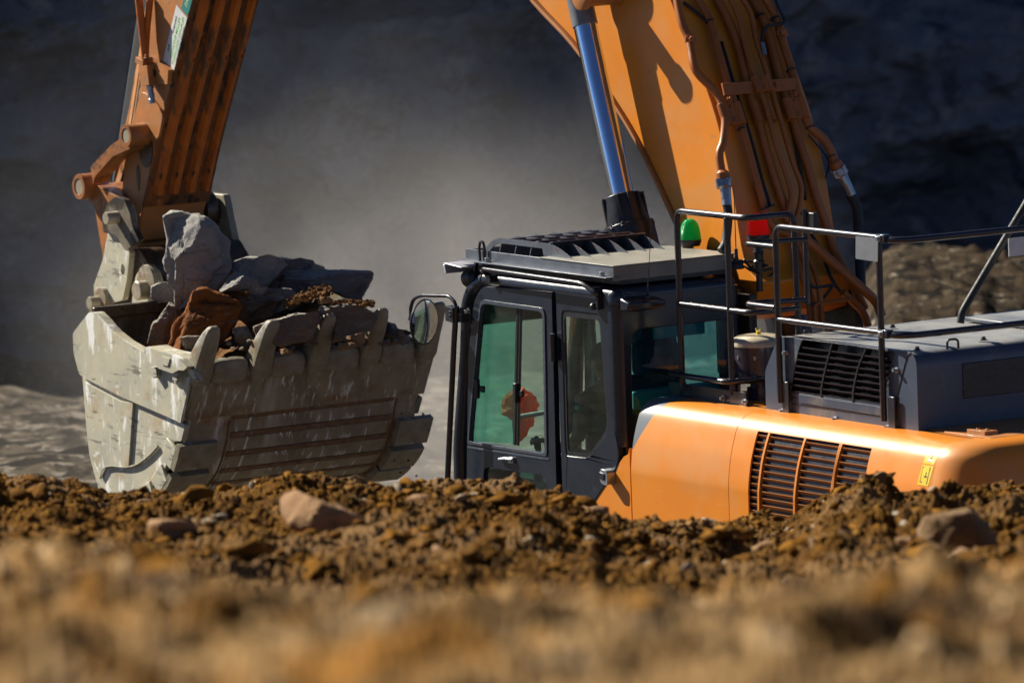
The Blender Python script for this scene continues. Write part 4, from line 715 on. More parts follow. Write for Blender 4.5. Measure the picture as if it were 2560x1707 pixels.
BOOM = MB().side([outline], YB0, YB1-YB0).build('boom', M['orange'], EX, smooth=25, bevel=.012, seg=3)
fl = MB(); n = len(fr_c)                                # bottom flange plate, a little wider than the box
secs = []
for i, (x, z) in enumerate(fr_c):
    a, b = fr_c[max(i-1, 0)], fr_c[min(i+1, n-1)]; tx, tz = b[0]-a[0], b[1]-a[1]; l = math.hypot(tx, tz); nx, nz = -tz/l, tx/l
    if nx > 0: nx, nz = -nx, -nz
    secs.append([(x+nx*.028, YB0-.028, z+nz*.028), (x+nx*.003, YB0-.028, z+nz*.003), (x+nx*.003, YB1+.028, z+nz*.003), (x+nx*.028, YB1+.028, z+nz*.028)])
fl.loft(secs).build('boom_flange', M['orange_dusty'], BOOM, smooth=25, bevel=.004)
pj = PY('N', 1492, -12, .95); pn = MB(); pn.lathe((pj[0], .80, pj[2]), (0,1,0), [(.07,0),(.095,.01),(.095,.05),(.075,.055),(.075,.40)], 28); pn.build('cylinder_pin', M['orange_dusty'], BOOM)
bz = [p[1] for p in bk_c][::-1]; bxs = [p[0] for p in bk_c][::-1]
def backx(z): return float(np.interp(z, bz, bxs))
def onback(k, x, y, off=.06):
    lo, hi = .6, 2.6
    px_, py_ = zc(k, x, y)
    for _ in range(40):
        m_ = (lo+hi)/2; q = hit(px_, py_, 1, m_)
        if q[0] > backx(q[2])+off: lo = m_
        else: hi = m_
    return tuple(hit(px_, py_, 1, lo))
pipes = [
 ('B2', [(285,-40),(300,60),(330,190),(380,300),(400,400),(440,560),(600,730),(650,850),(668,960),(650,1120),(622,1210),(640,1350)], .10, .028),
 ('B2', [(430,-40),(545,150),(600,350),(680,630),(735,790),(790,950),(840,1130),(900,1350),(960,1568),(1000,1710),(1060,1790),(1180,1850)], .06, .026),
 ('B2', [(590,-40),(700,180),(760,330),(800,480),(840,640),(880,800),(940,980),(1010,1250),(1090,1500),(1180,1750),(1230,1900)], .05, .030),
 ('B2', [(690,-40),(765,120),(815,330),(870,520),(920,650),(990,850),(1060,1120),(1178,1480),(1172,1600),(1140,1740)], .11, .0165),
 ('B2', [(780,-40),(865,100),(905,300),(970,500),(1030,700),(1090,900),(1190,1250),(1262,1450),(1255,1600),(1215,1760),(1240,1870),(1290,2040),(1350,2230),(1410,2530)], .10, .018),
 ('B2', [(865,-40),(955,130),(1005,280),(1080,570),(1130,720),(1180,860),(1240,1080),(1310,1290),(1390,1568),(1450,1730),(1530,1980),(1640,2180),(1760,2420)], .05, .030),
 ('B2', [(965,-40),(1075,150),(1110,300),(1180,520),(1240,750),(1290,900),(1335,1000),(1440,1090),(1500,1190),(1530,1290)], .08, .030),
 ('B3', [(1400,560),(1500,640),(1750,860),(2000,1080),(2120,1200),(2170,1330)], .16, .032),
 ('B3', [(1300,600),(1340,760),(1400,950),(1450,1100),(1480,1420)], .07, .022),
 ('B3', [(1420,640),(1480,800),(1560,1050),(1590,1400)], .12, .018),
 ('B3', [(1790,1100),(1880,1180),(1990,1300),(2040,1430)], .10, .026)]
for k, pts, off, r in pipes:
    P_ = [onback(k, x, y, off) for x, y in pts]; P_ = sm(P_, 4); MB().tube([tuple(p) for p in P_], r, 14).build('hydraulic_pipe', M['orange_brown'], BOOM, smooth=60)
for k, pts, off in (('B2', [(340,20),(480,130),(560,210)], .03), ('B2', [(640,330),(720,600),(780,800),(860,1050),(930,1300),(1000,1568)], .03), ('B2', [(1000,360),(1060,600),(1150,850),(1230,1180),(1300,1568)], .025), ('B3', [(960,0),(1040,200),(1050,330)], .05), ('B3', [(1000,0),(1060,180),(1080,260)], .05), ('B3', [(1380,300),(1480,520),(1580,700),(1700,1000),(1900,1250),(1960,1400)], .05),
                    ('B3', [(1440,1000),(1520,1050),(1700,1030)], .13), ('B3', [(1590,1170),(1680,1060),(1700,1000)], .13), ('B3', [(1380,1180),(1500,1220),(1700,1190)], .13)):
    MB().tube([tuple(p) for p in sm([onback(k, x, y, off) for x, y in pts], 5)], .011, 8).build('cable', M['rubber'], BOOM, smooth=60)
# dark hoses: left, right, and the thin pilot hose with its fitting
def hose(k, pts, off, r, name='hose', mat='rubber'):
    return MB().tube([tuple(p) for p in sm([onback(k, x, y, off) for x, y in pts], 6)], r, 14).build(name, M[mat], BOOM, smooth=60)
hose('B3', [(645,50),(650,150),(656,250)], .11, .033, 'hose_ferrule', 'zinc'); hose('B3', [(656,240),(668,330),(660,480),(640,620),(600,700)], .11, .030)
hose('B2', [(1585,1350),(1620,1430),(1665,1530)], .09, .028, 'hose_ferrule', 'zinc'); hose('B3', [(1855,130),(1910,220),(1938,330),(1945,500),(1950,640),(1960,850),(1970,1050)], .06, .034)
hose('B2', [(1050,-40),(1085,60),(1125,140),(1130,180),(1090,192),(1010,205),(965,250),(955,320),(962,350)], .13, .011)
hose('B2', [(960,340),(972,400),(978,435)], .13, .015, 'hose_fitting', 'zinc')
hose('B2', [(1320,1060),(1400,1150),(1460,1230),(1480,1290),(1455,1400)], .05, .006, 'cable')
def flange_fit(k, x, y, dx, dy, off):
    a, b = V3(onback(k, x, y, off)), V3(onback(k, x+dx, y+dy, off)); d = (b-a).normalized(); m = MB()
    m.lathe(a, d, [(.030,-.03),(.046,-.01),(.046,.03),(.036,.034)], 20); m.build('pipe_collar', M['orange_brown'], BOOM)
    m = MB(); m.lathe(a+d*.034, d, [(.05,0),(.052,.045),(.04,.05),(.028,.06),(.026,.12)], 20)
    u = d.orthogonal().normalized(); w = d.cross(u)
    for t in range(4): q = a+d*.03+(u*cos(t*pi/2+.6)+w*sin(t*pi/2+.6))*.050; hexbolt(m, q, d, .012, .05)
    m.build('split_flange', M['zinc'], BOOM)
flange_fit('B2', 650, 1375, 12, 120, .11); flange_fit('B2', 1535, 1290, 60, 110, .09)
def elbow(k, x, y, off):
    a = V3(onback(k, x, y, off)); m = MB(); m.lathe(a-Vector((.03,0,0)), (.8,-.35,.2), [(.040,0),(.040,.035),(.032,.04)], 18); hexbolt(m, a+Vector((.0,-.012,.008)), (.8,-.35,.2), .022, .03); m.build('pipe_elbow', M['orange_brown'], BOOM)
elbow('B2', 415, 322, .12); elbow('B2', 1130, 270, .10)
def clamp(k, c, w, h, off, bolts, ang=.12):
    a = V3(onback(k, c[0], c[1], off)); p = V3(onback(k, c[0]+100, c[1], off)); yv = Vector((0,1,0)); up = (V3(onback(k, c[0], c[1]-60, off))-a); up.y = 0; up.normalize(); nv = yv.cross(up)
    if nv.x < 0: nv = -nv
    m = MB(); m.obox(a, yv*w*.5, up*h*.5, nv*.006)
    for s in (-1, 1): m.cyl(a+yv*s*w*.33-nv*.012-up*h*.5, a+yv*s*w*.33-nv*.012+up*h*.5, w*.20, 16)
    for s in (-1, 1): hexbolt(m, a+up*s*h*bolts, nv, .011, .018)
    m.build('pipe_clamp', M['orange_brown'], BOOM, bevel=.002)
clamp('B2', (965, 655), .14, .115, .135, .3); clamp('B2', (725, 890), .17, .15, .11, .32); clamp('B2', (970, 868), .17, .15, .075, .3); clamp('B2', (1228, 848), .17, .15, .10, .32)
a, b = V3(onback('B2', 650, 705, .10)), V3(onback('B2', 1225, 660, .10)); up = Vector((-.35, 0, 1)).normalized(); m = MB(); m.obox((a+b)/2, (b-a)*.5, up*.042, Vector((.94,0,.33))*.010)
m.build('pipe_bracket', M['orange_brown'], BOOM, bevel=.003)
for x, y in ((700, 780), (1212, 738), (1065, 665)): m = MB(); hexbolt(m, V3(onback('B2', x, y, .115)), (.93,0,.33), .013, .02); m.build('bolt', M['orange_brown'], BOOM)
for k, x, y, off, r in (('B2',545,170,.06,.030),('B2',940,125,.06,.034),('B2',1060,150,.08,.034),('B2',1185,555,.08,.034),('B2',1335,1000,.08,.034),('B2',1500,1225,.08,.034),('B2',795,1010,.06,.030),('B3',1060,265,.09,.05)):
    a, b = V3(onback(k, x, y, off)), V3(onback(k, x+14, y+40, off)); d = (b-a).normalized(); MB().lathe(a-d*.005, d, [(r+.001,0),(r+.001,.010)], 16).build('cable_tie', M['rubber'], BOOM)
# foot bracket and dark hoses at the boom foot
ft = MB(); ft.box((-.3, 1.90, 2.5), (.1, 1.96, 3.05)); ft.box((-.3, 1.04, 2.5), (.1, 1.10, 3.05)); ft.lathe((-.12, 1.0, 2.98), (0,1,0), [(.10,0),(.10,1.0)], 24); ft.build('boom_foot', M['grease'], EX, bevel=.01)
tb = MB(); A1 = PX('B3', 1520, 1230, .2); tb.tube([tuple(PX('B3', x, y, .25)) for x, y in ((1530,1400),(1515,1230),(1560,1205),(1900,1165),(1960,1240))], .012, 8, bend=.04); tb.build('foot_loop', M['orange_brown'], EX)
# boom cylinder -----------------------------------------------------------------
def ycyl(Y, nm):
    a, b = np.array(PY('N', 1449, 0, .95)), np.array(PY('N', 1556, 491, .95)); a[1] = b[1] = Y; d = (b-a)/np.linalg.norm(b-a); top = a-d*.42
    g = MB(); gl = b+d*.0
    g.lathe(b-d*.015, tuple(d), [(.085,0),(.125,.012),(.150,.20),(.150,.215),(.172,.22),(.175,.40),(.150,.41),(.150,1.7)], 36)
    for t in np.linspace(0, 2*pi, 12, endpoint=False):
        u = Vector(d).orthogonal().normalized(); w = Vector(d).cross(u); q = Vector(b)+Vector(d)*.225+(u*cos(t)+w*sin(t))*.158; hexbolt(g, q, -Vector(d), .016, .03)
        if t % .9 < .6: g.obox(Vector(b)+Vector(d)*.10+(u*cos(t)+w*sin(t))*.128, (u*cos(t)+w*sin(t))*.02, (u*-sin(t)+w*cos(t))*.008, Vector(d)*.10)
    g.build(nm, M['black'], EX, bevel=.003)
    o = EX.children[-1] if False else bpy.data.objects[[k_ for k_ in WL][-1]]
    MB().cyl(tuple(top), tuple(b+d*.1), .080, 40).build('chrome_rod', M['chrome'], o)
    sl2 = MB(); sl2.lathe(tuple(top), tuple(d), [(.10,-.05),(.10,.35),(.087,.36),(.087,.60),(.083,.605)], 32); sl2.lathe((top[0]-d[0]*.12, Y-.11, top[2]-d[2]*.12), (0,1,0), [(.12,0),(.12,.22)], 28); sl2.build('rod_end', M['greyplate'], o)
ycyl(.95, 'boom_cylinder'); ycyl(2.05, 'boom_cylinder')
# stick cylinder along the top of the boom (casts the shadow, out of frame)
MB().cyl((-2.6, 1.5, 7.35), (-5.6, 1.5, 7.75), .15, 24).build('stick_cylinder', M['orange'], EX)

# ================================================================== stick
YS0, YS1 = 1.22, 1.78
belly = [(-5.55, 7.7)] + XZ('N', [(484,0),(436,189),(395,349),(359,516)], YS0)
fro = XZ('Z1', [(905,-20),(870,470),(855,640),(770,900),(757,1150)], YS0) + XZ('Z2', [(640,200),(612,400),(603,500)], YS0)
pc_ = PY('Z2', 440, 770, .98)
bot = [(-8.14, 3.03), (-8.15, 2.93), (-8.19, 2.85), (-8.27, 2.82), (-8.36, 2.87), (-8.40, 2.97)]
stick_out = belly + bot + fro[::-1] + [(-6.7, 7.4), (-6.3, 7.95), (-5.7, 8.0)]
STICK = MB().side([stick_out], YS0, YS1-YS0).build('stick', M['orange_dusty'], EX, smooth=25, bevel=.012)
# belly plate with four lengthwise wear bars
b0, b1 = np.array([belly[0][0], belly[0][1]]), np.array([belly[-1][0]-.01, belly[-1][1]-.02]); bl_ = np.array([belly[4][0]-belly[1][0], belly[4][1]-belly[1][1]]); bl_ = bl_/np.linalg.norm(bl_); bn = np.array([-bl_[1], bl_[0]]);
if bn[0] < 0: bn = -bn
def bellyloft(name, y0, y1, h0, h1, mat, ch=.006, zend=None):
    pts = sm([(p[0], 0, p[1]) for p in belly[0:]], 5); secs = []
    for p in pts:
        if zend and p[2] < zend: continue
        x, z = p[0], p[2]; secs.append([(x+bn[0]*h0, y0, z+bn[1]*h0), (x+bn[0]*h1, y0+ch, z+bn[1]*h1), (x+bn[0]*h1, y1-ch, z+bn[1]*h1), (x+bn[0]*h0, y1, z+bn[1]*h0)])
    return MB().loft(secs).build(name, mat, STICK, smooth=30)
bellyloft('belly_plate', YS0-.012, YS1+.012, -.002, .014, M['belly_dirt'])
wdt = (YS1-YS0)/7.
for i, (ya, yb) in enumerate(((1.262, 1.352), (1.402, 1.492), (1.545, 1.635), (1.69, 1.762))):
    bellyloft('wear_bar', ya, yb, .015, .055, M['orange_worn'], .022, zend=3.15)
# block with pipe, fitting and pipe tube on the left face
blk = rnd(XZ('Z1', [(768,650),(960,612),(1010,610),(1120,745),(1050,850),(1000,822),(790,845)], YS0-.03), .006)
m = MB(); m.side([XZ('Z1', [(768,652),(850,640),(872,835),(792,848)], YS0-.11)], YS0-.11, .11); m.side([rnd(XZ('Z1', [(852,640),(965,612),(1060,690),(1050,830),(990,822),(872,832)], YS0-.05), .004)], YS0-.05, .05); m.build('pipe_block', M['orange_dusty'], STICK, bevel=.005)
q = PY('Z1', 918, 720, YS0-.055); MB().lathe((q[0], YS0-.062, q[2]), (0,1,0), [(.024,0),(.030,0.0),(.030,.012)], 24).build('block_port', M['grease'], STICK)
m = MB(); a, b = PY('Z1', 770, -20, YS0-.10), PY('Z1', 838, 585, YS0-.07); m.tube([tuple(a), tuple(b)], .030, 14); c_, d_ = PY('Z1', 885, -20, YS0-.03), PY('Z1', 850, 330, YS0-.05); m.tube([tuple(c_), tuple(d_), tuple(b)], .026, 14); m.build('hydraulic_pipe', M['orange_worn'], STICK, smooth=60)
a, b = PY('Z1', 800, 605, YS0-.09), PY('Z1', 850, 600, YS0-.03); m = MB(); m.obox((a+b)/2, (.055,0,-.012), (0,.045,0), (.004,0,.022)); hexbolt(m, tuple(PY('Z1', 850, 575, YS0-.08)), (0,0,1), .016, .03); hexbolt(m, tuple(PY('Z1', 890, 590, YS0-.06)), (0,0,1), .016, .02); m.build('pipe_flange', M['orange_dusty'], STICK, bevel=.003)
a, b = PY('Z1', 880, 835, YS0-.06), PY('Z1', 905, 1015, YS0-.06); d = V3(b-a).normalized(); L0 = V3(b-a).length
MB().lathe(tuple(a), d, [(.020,0),(.028,.01),(.028,.03),(.022,.035),(.022,L0*.45),(.026,L0*.46),(.026,L0*.72),(.024,L0*.74),(.026,L0*.76),(.026,L0)], 18).build('hose_stub', M['zinc'], STICK)
# lower boss plate (dark greasy) and raised round of the pin
m = MB(); m.side([rnd(XZ('Z1', [(790,890),(900,960),(1010,1110),(965,1360),(740,1420),(720,1180)], YS0-.02), .05)], YS0-.02, .022); m.build('boss_plate', M['orange_dusty'], STICK, bevel=.006)
# stickers
qd = [(1142,52),(1247,180),(1112,718),(1012,598)]
sticker('Z1', qd, YS0-.001, M['white'], 'stick_label', STICK, .002)
sticker('Z1', [(1215,-30),(1322,-30),(1250,158),(1190,92)], YS0-.001, M['teal_ink'], 'stick_label', STICK, .002)
def text3d(txt, size, origin, xdir, ydir, mat, name, parent, shear=.2, sx=1.0):
    cu = bpy.data.curves.new('lettering', 'FONT'); cu.body = txt; cu.size = size; cu.extrude = .0002; cu.offset = size*.012; cu.shear = shear; cu.resolution_u = 3
    tmp = bpy.data.objects.new('tmp', cu); C.objects.link(tmp); dg = bpy.context.evaluated_depsgraph_get(); dg.update(); me = bpy.data.meshes.new_from_object(tmp.evaluated_get(dg)); bpy.data.objects.remove(tmp)
    xd, yd = Vector(xdir).normalized(), Vector(ydir).normalized(); zd = xd.cross(yd); mw = Matrix(((xd.x*sx, yd.x, zd.x, 0), (xd.y*sx, yd.y, zd.y, 0), (xd.z*sx, yd.z, zd.z, 0), (0,0,0,1))); me.transform(mw)
    o = bpy.data.objects.new(name, me); me.materials.clear(); me.materials.append(mat); C.objects.link(o); WL[o.name] = Vector(origin); o.parent = parent; o.location = Vector(origin)-wl(parent); return o
def ZP1(x, y): return V3(PY('Z1', x, y, YS0-.0038))
def txtline(t, a, b, hgt, mat, hz):                     # baseline from a to b (zoom px), cap height vector to the left of it
    A, B = ZP1(*a), ZP1(*b); xd = (B-A); up = ZP1(a[0]-hz[0], a[1]-hz[1])-A; size = up.length*1.35
    yd = up - xd*(up.dot(xd)/xd.length_squared)
    o = text3d(t, size, A, xd, yd, mat, 'label_lettering', STICK); w = max(v.co.dot(xd.normalized()) for v in o.data.vertices); o.data.transform(Matrix.Diagonal((1,1,1,1)))
    k = xd.length/w; xn = xd.normalized()
    for v in o.data.vertices: v.co += xn*(v.co.dot(xn))*(k-1)
    o.data.update()
txtline('GENUINE MILLER', (1090,580), (1180,185), 0, M['green_ink'], (18, 5)); txtline('TWINLOCK COUPLER', (1110,648), (1218,180), 0, M['green_ink'], (18, 5))
txtline('NO SAFETY PIN REQUIRED', (1140,612), (1222,270), 0, M['black_ink'], (9, 2.5)); txtline('PowerLatch', (1108,345), (1148,170), 0, M['black_ink'], (18, 5)); txtline('AIR', (1062,520), (1078,445), 0, M['black_ink'], (18, 5)); txtline('PA', (1245,85), (1262,5), 0, M['cream_ink'], (30, 8))
# links, pins, bucket cylinder ------------------------------------------------------
def boss(k, x, y, Y, r, ln, mat='pinmetal', rim='orange_greasy', nm='pin_boss', parent=None):
    c = PY(k, x, y, Y); m = MB(); m.lathe((c[0], Y, c[2]), (0,1,0), [(r*.62,.012),(r*.66,0),(r*.97,0),(r,.012),(r,ln)], 36); o = m.build(nm, M[rim], parent, bevel=.0)
    MB().lathe((c[0], Y+.006, c[2]), (0,1,0), [(r*.60,0),(r*.64,.006),(r*.64,ln*.6)], 30).build('pin', M[mat], parent); return c
link_ = MB(); link_.side([rnd(XZ('Z2', [(298,265),(490,62),(610,-30),(690,20),(680,90),(520,160),(345,355),(325,432)], 1.07), .01)], 1.07, .14)
LINK = link_.build('link_arm', M['orange_greasy'], EX, bevel=.008)
gz = PY('Z1', 835, 1400, YS0-.004); m = MB(); m.plate([[(gz[0]+.11*cos(t), gz[2]+.19*sin(t)) for t in np.linspace(0, 2*pi, 30, endpoint=False)]], lambda x, z, d: (x, YS0-.005-d, z), .002); m.build('grease_patch', M['grease'], STICK)
gz = PY('Z2', 770, 370, YS0); m = MB(); m.plate([[(gz[0]+.022*cos(t)*(1+.3*sin(3*t)), gz[2]+.10*sin(t)) for t in np.linspace(0, 2*pi, 30, endpoint=False)]], lambda x, z, d: (x, YS0-.003-d, z), .002); m.build('grease_patch', M['grease'], STICK)
cA = boss('Z1', 640, 1332, 1.03, .086, .19, parent=LINK); cB = boss('Z2', 180, 460, 1.03, .098, .16, parent=LINK)
pl_ = MB(); zb = XZ('Z2', [(230,560),(340,430),(560,560),(590,900),(470,1100),(425,1178),(372,860),(338,640)], 1.12); pl_.side([rnd(zb, .02)], 1.12, .76); pl_.build('power_link', M['orange_greasy'], EX, bevel=.01)
cr = MB(); e0 = np.array([cB[0]+.02, 1.5, cB[2]+.02]); e1_ = hit(*zc('Z1', 790, 380), 1, 1.42); e2_ = hit(*zc('Z1', 668, 1180), 1, 1.42); dd = (e1_-e2_)/np.linalg.norm(e1_-e2_)
cr.cyl(tuple(e2_-dd*.5), tuple(e1_+dd*.9), .062, 28); BC = cr.build('bucket_cylinder_rod', M['chrome'], EX)
MB().cyl(tuple(e1_+dd*.75), tuple(e1_+dd*2.6), .11, 28).build('bucket_cylinder', M['orange'], EX)
# coupler
cp = MB(); cp.side([rnd(XZ('Z2', [(468,905),(540,918),(590,948),(682,1100),(655,1370),(612,1568),(500,1600),(340,1580),(328,1430),(418,1175)], 1.02), .02), [tuple(np.array(PY('Z2', 614, 1270, 1.02))[[0,2]]+np.array([.030*cos(t), .042*sin(t)])) for t in np.linspace(0, 2*pi, 16, endpoint=False)]], 1.02, .05)
COUP = cp.build('quick_coupler', M['bucket_side'], EX, bevel=.004)
c2 = MB(); c2.side([rnd(XZ('Z2', [(490,610),(560,552),(645,585),(700,720),(725,850),(790,985),(760,1010),(690,1060),(660,1090),(560,925),(440,905),(430,760)], 1.0), .02)], .985, .05); c2.build('coupler_lug', M['steel_dark'], COUP, bevel=.006)
c3 = MB(); cc = [(-8.22, 2.80), (-7.92, 2.82), (-7.78, 2.70), (-7.74, 2.45), (-8.5, 2.35), (-8.55, 2.5), (-8.42, 2.75)]; c3.side([rnd(cc, .04)], 1.07, .88); c3.build('coupler_body', M['grease'], COUP, bevel=.012)
c4 = MB(); c4.side([rnd(XZ('Z2', [(740,1330),(790,1260),(850,1245),(920,1280),(965,1400),(990,1600),(700,1600)], 1.04), .03)], 1.04, .05); c4.build('coupler_hook', M['bucket_side'], COUP, bevel=.006)
c5 = MB(); c5.side([[(-8.45,3.15),(-8.1,3.15),(-7.95,2.7),(-8.0,2.4),(-8.5,2.35)]], 1.93, .06); c5.build('coupler_plate', M['cast'], COUP, bevel=.006)
def pin3(k, x, y, Y, r, ln, flange=None, parent=COUP):
    c = PY(k, x, y, Y); m = MB(); m.lathe((c[0], Y, c[2]), (0,1,0), [(r*.9,0),(r,.008),(r,ln)], 30); m.build('pin', M['pinmetal'], parent)
    if flange: m = MB(); m.lathe((c[0]+flange[2], Y+ln*.5, c[2]+flange[3]), (0,1,0), [(flange[0]*.97,0),(flange[0],.008),(flange[0],flange[1])], 36); m.build('pin_collar', M['cast'], parent)
pin3('Z2', 445, 770, .88, .048, .22, (.105, .09, .03, -.01)); pin3('Z2', 745, 1478, .93, .072, .16, (.13, .06, .01, .06)); pin3('Z2', 285, 1600, .90, .05, .16, (.085, .08, .03, .03))
c = PY('Z2', 1565, 680, 2.06); m = MB(); m.lathe((-8.27, 1.80, 3.03), (0,1,0), [(.15,0),(.155,.06),(.15,.10)], 36); m.build('pin_collar', M['grease'], COUP); MB().lathe((-8.27, 1.88, 3.03), (0,1,0), [(.062,0),(.062,.19),(.055,.20)], 30).build('pin', M['chrome'], COUP)

# ================================================================== bucket
YK0, YK1 = .45, 2.52
up_poly = XZ('Z3', [(250,230),(205,232),(150,300),(90,380),(96,520),(135,670),(180,702),(440,835),(850,1012),(930,690),(905,640),(760,590),(600,512),(470,440),(380,370),(300,280)], YK0-.03)
lo_poly = XZ('Z3', [(160,690),(188,1060),(210,1250),(272,1480),(300,1600),(560,1640),(640,1515),(705,1440),(765,1300),(810,1150),(862,1150),(892,1035),(860,1010),(440,830)], YK0)
hole = [tuple(np.array(PY('Z3', 460, 1020, YK0))[[0,2]]+np.array([.032*cos(t), .046*sin(t)])) for t in np.linspace(0, 2*pi, 18, endpoint=False)]
BUCK = MB().side([rnd(up_poly, .02, 3)], YK0-.03, .075).build('bucket', M['bucket_side'], EX, smooth=20, bevel=.006)
MB().side([rnd(lo_poly, .015, 3), hole], YK0, .045).build('side_plate', M['bucket_side'], BUCK, smooth=20, bevel=.004)
rb = XZ('Z3', [(520,875),(552,900),(524,1325),(486,1330)], YK0); m = MB()
MB().side([XZ('Z3', [(430,862),(520,872),(488,1330),(330,1330),(290,1410),(215,1250),(188,1060),(175,725)], YK0-.02)] , YK0-.02, .02).build('side_overlay', M['bucket_side'], BUCK, smooth=0, bevel=.003)
wv = [PY('Z3', x, y, YK0-.012) for x, y in ((290,1410),(315,1345),(370,1325),(480,1332),(560,1310),(640,1250),(700,1185))]; MB().tube([tuple(p) for p in sm([tuple(w) for w in wv], 5)], .010, 8).build('weld_bead', M['cast'], BUCK)
MB().side([rnd(up_poly, .02, 3)], YK1-.04, .06).build('side_plate', M['bucket'], BUCK, smooth=20, bevel=.006)
lo2 = [(x-.02, z-.0) for x, z in lo_poly]; MB().side([rnd(lo2, .015, 3)], YK1-.045, .045).build('side_plate', M['bucket'], BUCK, smooth=20)
wp_ = [(-6.13, 2.10), (-6.22, 1.90), (-6.34, 1.66), (-6.40, 1.50), (-6.56, 1.27), (-6.86, 1.08), (-7.2, .98), (-7.5, 1.02), (-7.66, 1.2), (-7.76, 1.53), (-7.84, 1.93), (-7.86, 2.2), (-7.66, 2.44)]
wps = [(p[0], p[2]) for p in sm([(x, 0, z) for x, z in wp_], 6)]
wr_ = MB().strip(wps, [lambda x, z, y=y: (x, y, z) for y in np.linspace(YK0+.04, YK1-.04, 12)]); wr_.build('bucket_shell', M['bucket_belly'], BUCK, smooth=60, solid=.03)
def along(s):                                           # point and outward normal on the shell at arc length s from the lip
    acc = 0
    for a, b in zip(wps, wps[1:]):
        l = math.hypot(b[0]-a[0], b[1]-a[1])
        if acc+l >= s: t = (s-acc)/l; tx, tz = (b[0]-a[0])/l, (b[1]-a[1])/l; return np.array([a[0]+tx*t*l, 0, a[1]+tz*t*l]), np.array([tx, 0, tz]), np.array([-tz, 0, tx])
        acc += l
    return np.array([wps[-1][0], 0, wps[-1][1]]), np.array([0,0,1.]), np.array([1.,0,0])
def patchstrip(s0, s1, y0, y1, h, name, mat, n=6, skew=0):
    secs = []
    for i in range(n+1):
        s = s0+(s1-s0)*i/n; p, t, nn = along(s); nn = nn if nn[0] > 0 or nn[2] < 0 else -nn
        sh = skew*(s-s0); q0, q1 = p+nn*.016, p+nn*(.016+h); secs.append([(q0[0], y0+sh, q0[2]), (q1[0], y0+sh+.004, q1[2]), (q1[0], y1+sh-.004, q1[2]), (q0[0], y1+sh, q0[2])])
    return MB().loft(secs).build(name, mat, BUCK, smooth=30)
patchstrip(-.0, .40, YK0+.01, YK1-.01, .022, 'cutting_edge', M['bucket_belly'], 8)
for s in (.40, .56, .72, .88, 1.04, 1.20): patchstrip(s, s+.038, YK0+.42, YK1-.25, .012, 'wear_strip', M['rust'], 2)
for s0_, s1_ in ((.445, .555), (.605, .715), (.765, .875), (.925, 1.035), (1.085, 1.195)): patchstrip(s0_, s1_, YK0+.44, YK1-.27, .007, 'wear_plate', M['bucket_belly'], 3)
patchstrip(.46, 1.35, YK0+.39, YK0+.405, .010, 'weld_bead', M['rust'], 10); patchstrip(.42, 1.35, YK1-.235, YK1-.222, .010, 'weld_bead', M['rust'], 10)
for s0_ in (.60, .86, 1.10):
    patchstrip(s0_, s0_+.21, YK0-.035, YK0+.30, .050, 'heel_shroud', M['cast'], 4); patchstrip(s0_, s0_+.21, YK1-.20, YK1+.10, .055, 'heel_shroud', M['cast'], 4)
    p, t, nn = along(s0_+.1); MB().obox((p[0]-.06, YK0-.022, p[2]), tuple(t*.095), (0,.014,0), tuple(nn*.075)).build('heel_shroud', M['bucket_side'], BUCK, bevel=.008)
# teeth
ty = [PX('N', px_, py_, -5.87)[1] for px_, py_ in ((536,845),(685,828),(826,815),(958,803),(1101,790))]
def rsec(c, w, t, d, k=.32):
    d = np.array(d)/np.linalg.norm(d); nn = np.array([-d[2], 0, d[0]]); y = np.array([0, 1., 0]); c = np.array(c); pts = []
    for a, b in ((-1,-1+k),(-1,1-k),(-1+k,1),(1-k,1),(1,1-k),(1,-1+k),(1-k,-1),(-1+k,-1)): pts.append(tuple(c+y*a*w/2+nn*b*t/2))
    return pts
def tooth(y, nm='tooth'):
    S = [((-6.355,1.715),.07,.03),((-6.30,1.80),.085,.05),((-6.22,1.93),.095,.075),((-6.165,2.02),.11,.12)]
    m = MB(); m.loft([rsec((c[0]+.02, y, c[1]), w, t, (.5, 0, .86)) for c, w, t in S]); m.build('tooth_adapter', M['cast'], BUCK, smooth=40, bevel=.006)
    S = [((-6.175,2.03),.15,.17),((-6.14,2.09),.175,.20),((-6.07,2.20),.16,.165),((-5.99,2.31),.145,.12),((-5.93,2.385),.13,.08),((-5.895,2.425),.10,.05),((-5.88,2.44),.06,.03)]
    m = MB(); m.loft([rsec((c[0]+.02, y, c[1]), w*.93, t, (.5, 0, .86)) for c, w, t in S]); m.build(nm, M['cast'], BUCK, smooth=50, bevel=.008, seg=3)
for y in ty: tooth(y)
for a, b in zip(ty, ty[1:]):
    y = (a+b)/2; m = MB(); S = []
    for dy, k in ((-.155, .5), (-.14, .9), (-.06, 1), (.06, 1), (.14, .9), (.155, .5)):
        c = np.array([-6.13, y+dy, 2.085]); d = np.array([.35,0,.94]); nn = np.array([.94,0,-.35]); S.append([tuple(c+nn*.06*k*q[0]+d*.085*k*q[1]) for q in ((-1,-1),(-1.2,.2),(-.6,1),(.5,1),(1.1,.3),(1,-1))])
    m.loft(S); m.build('edge_shroud', M['cast'], BUCK, smooth=40, bevel=.016, seg=3)
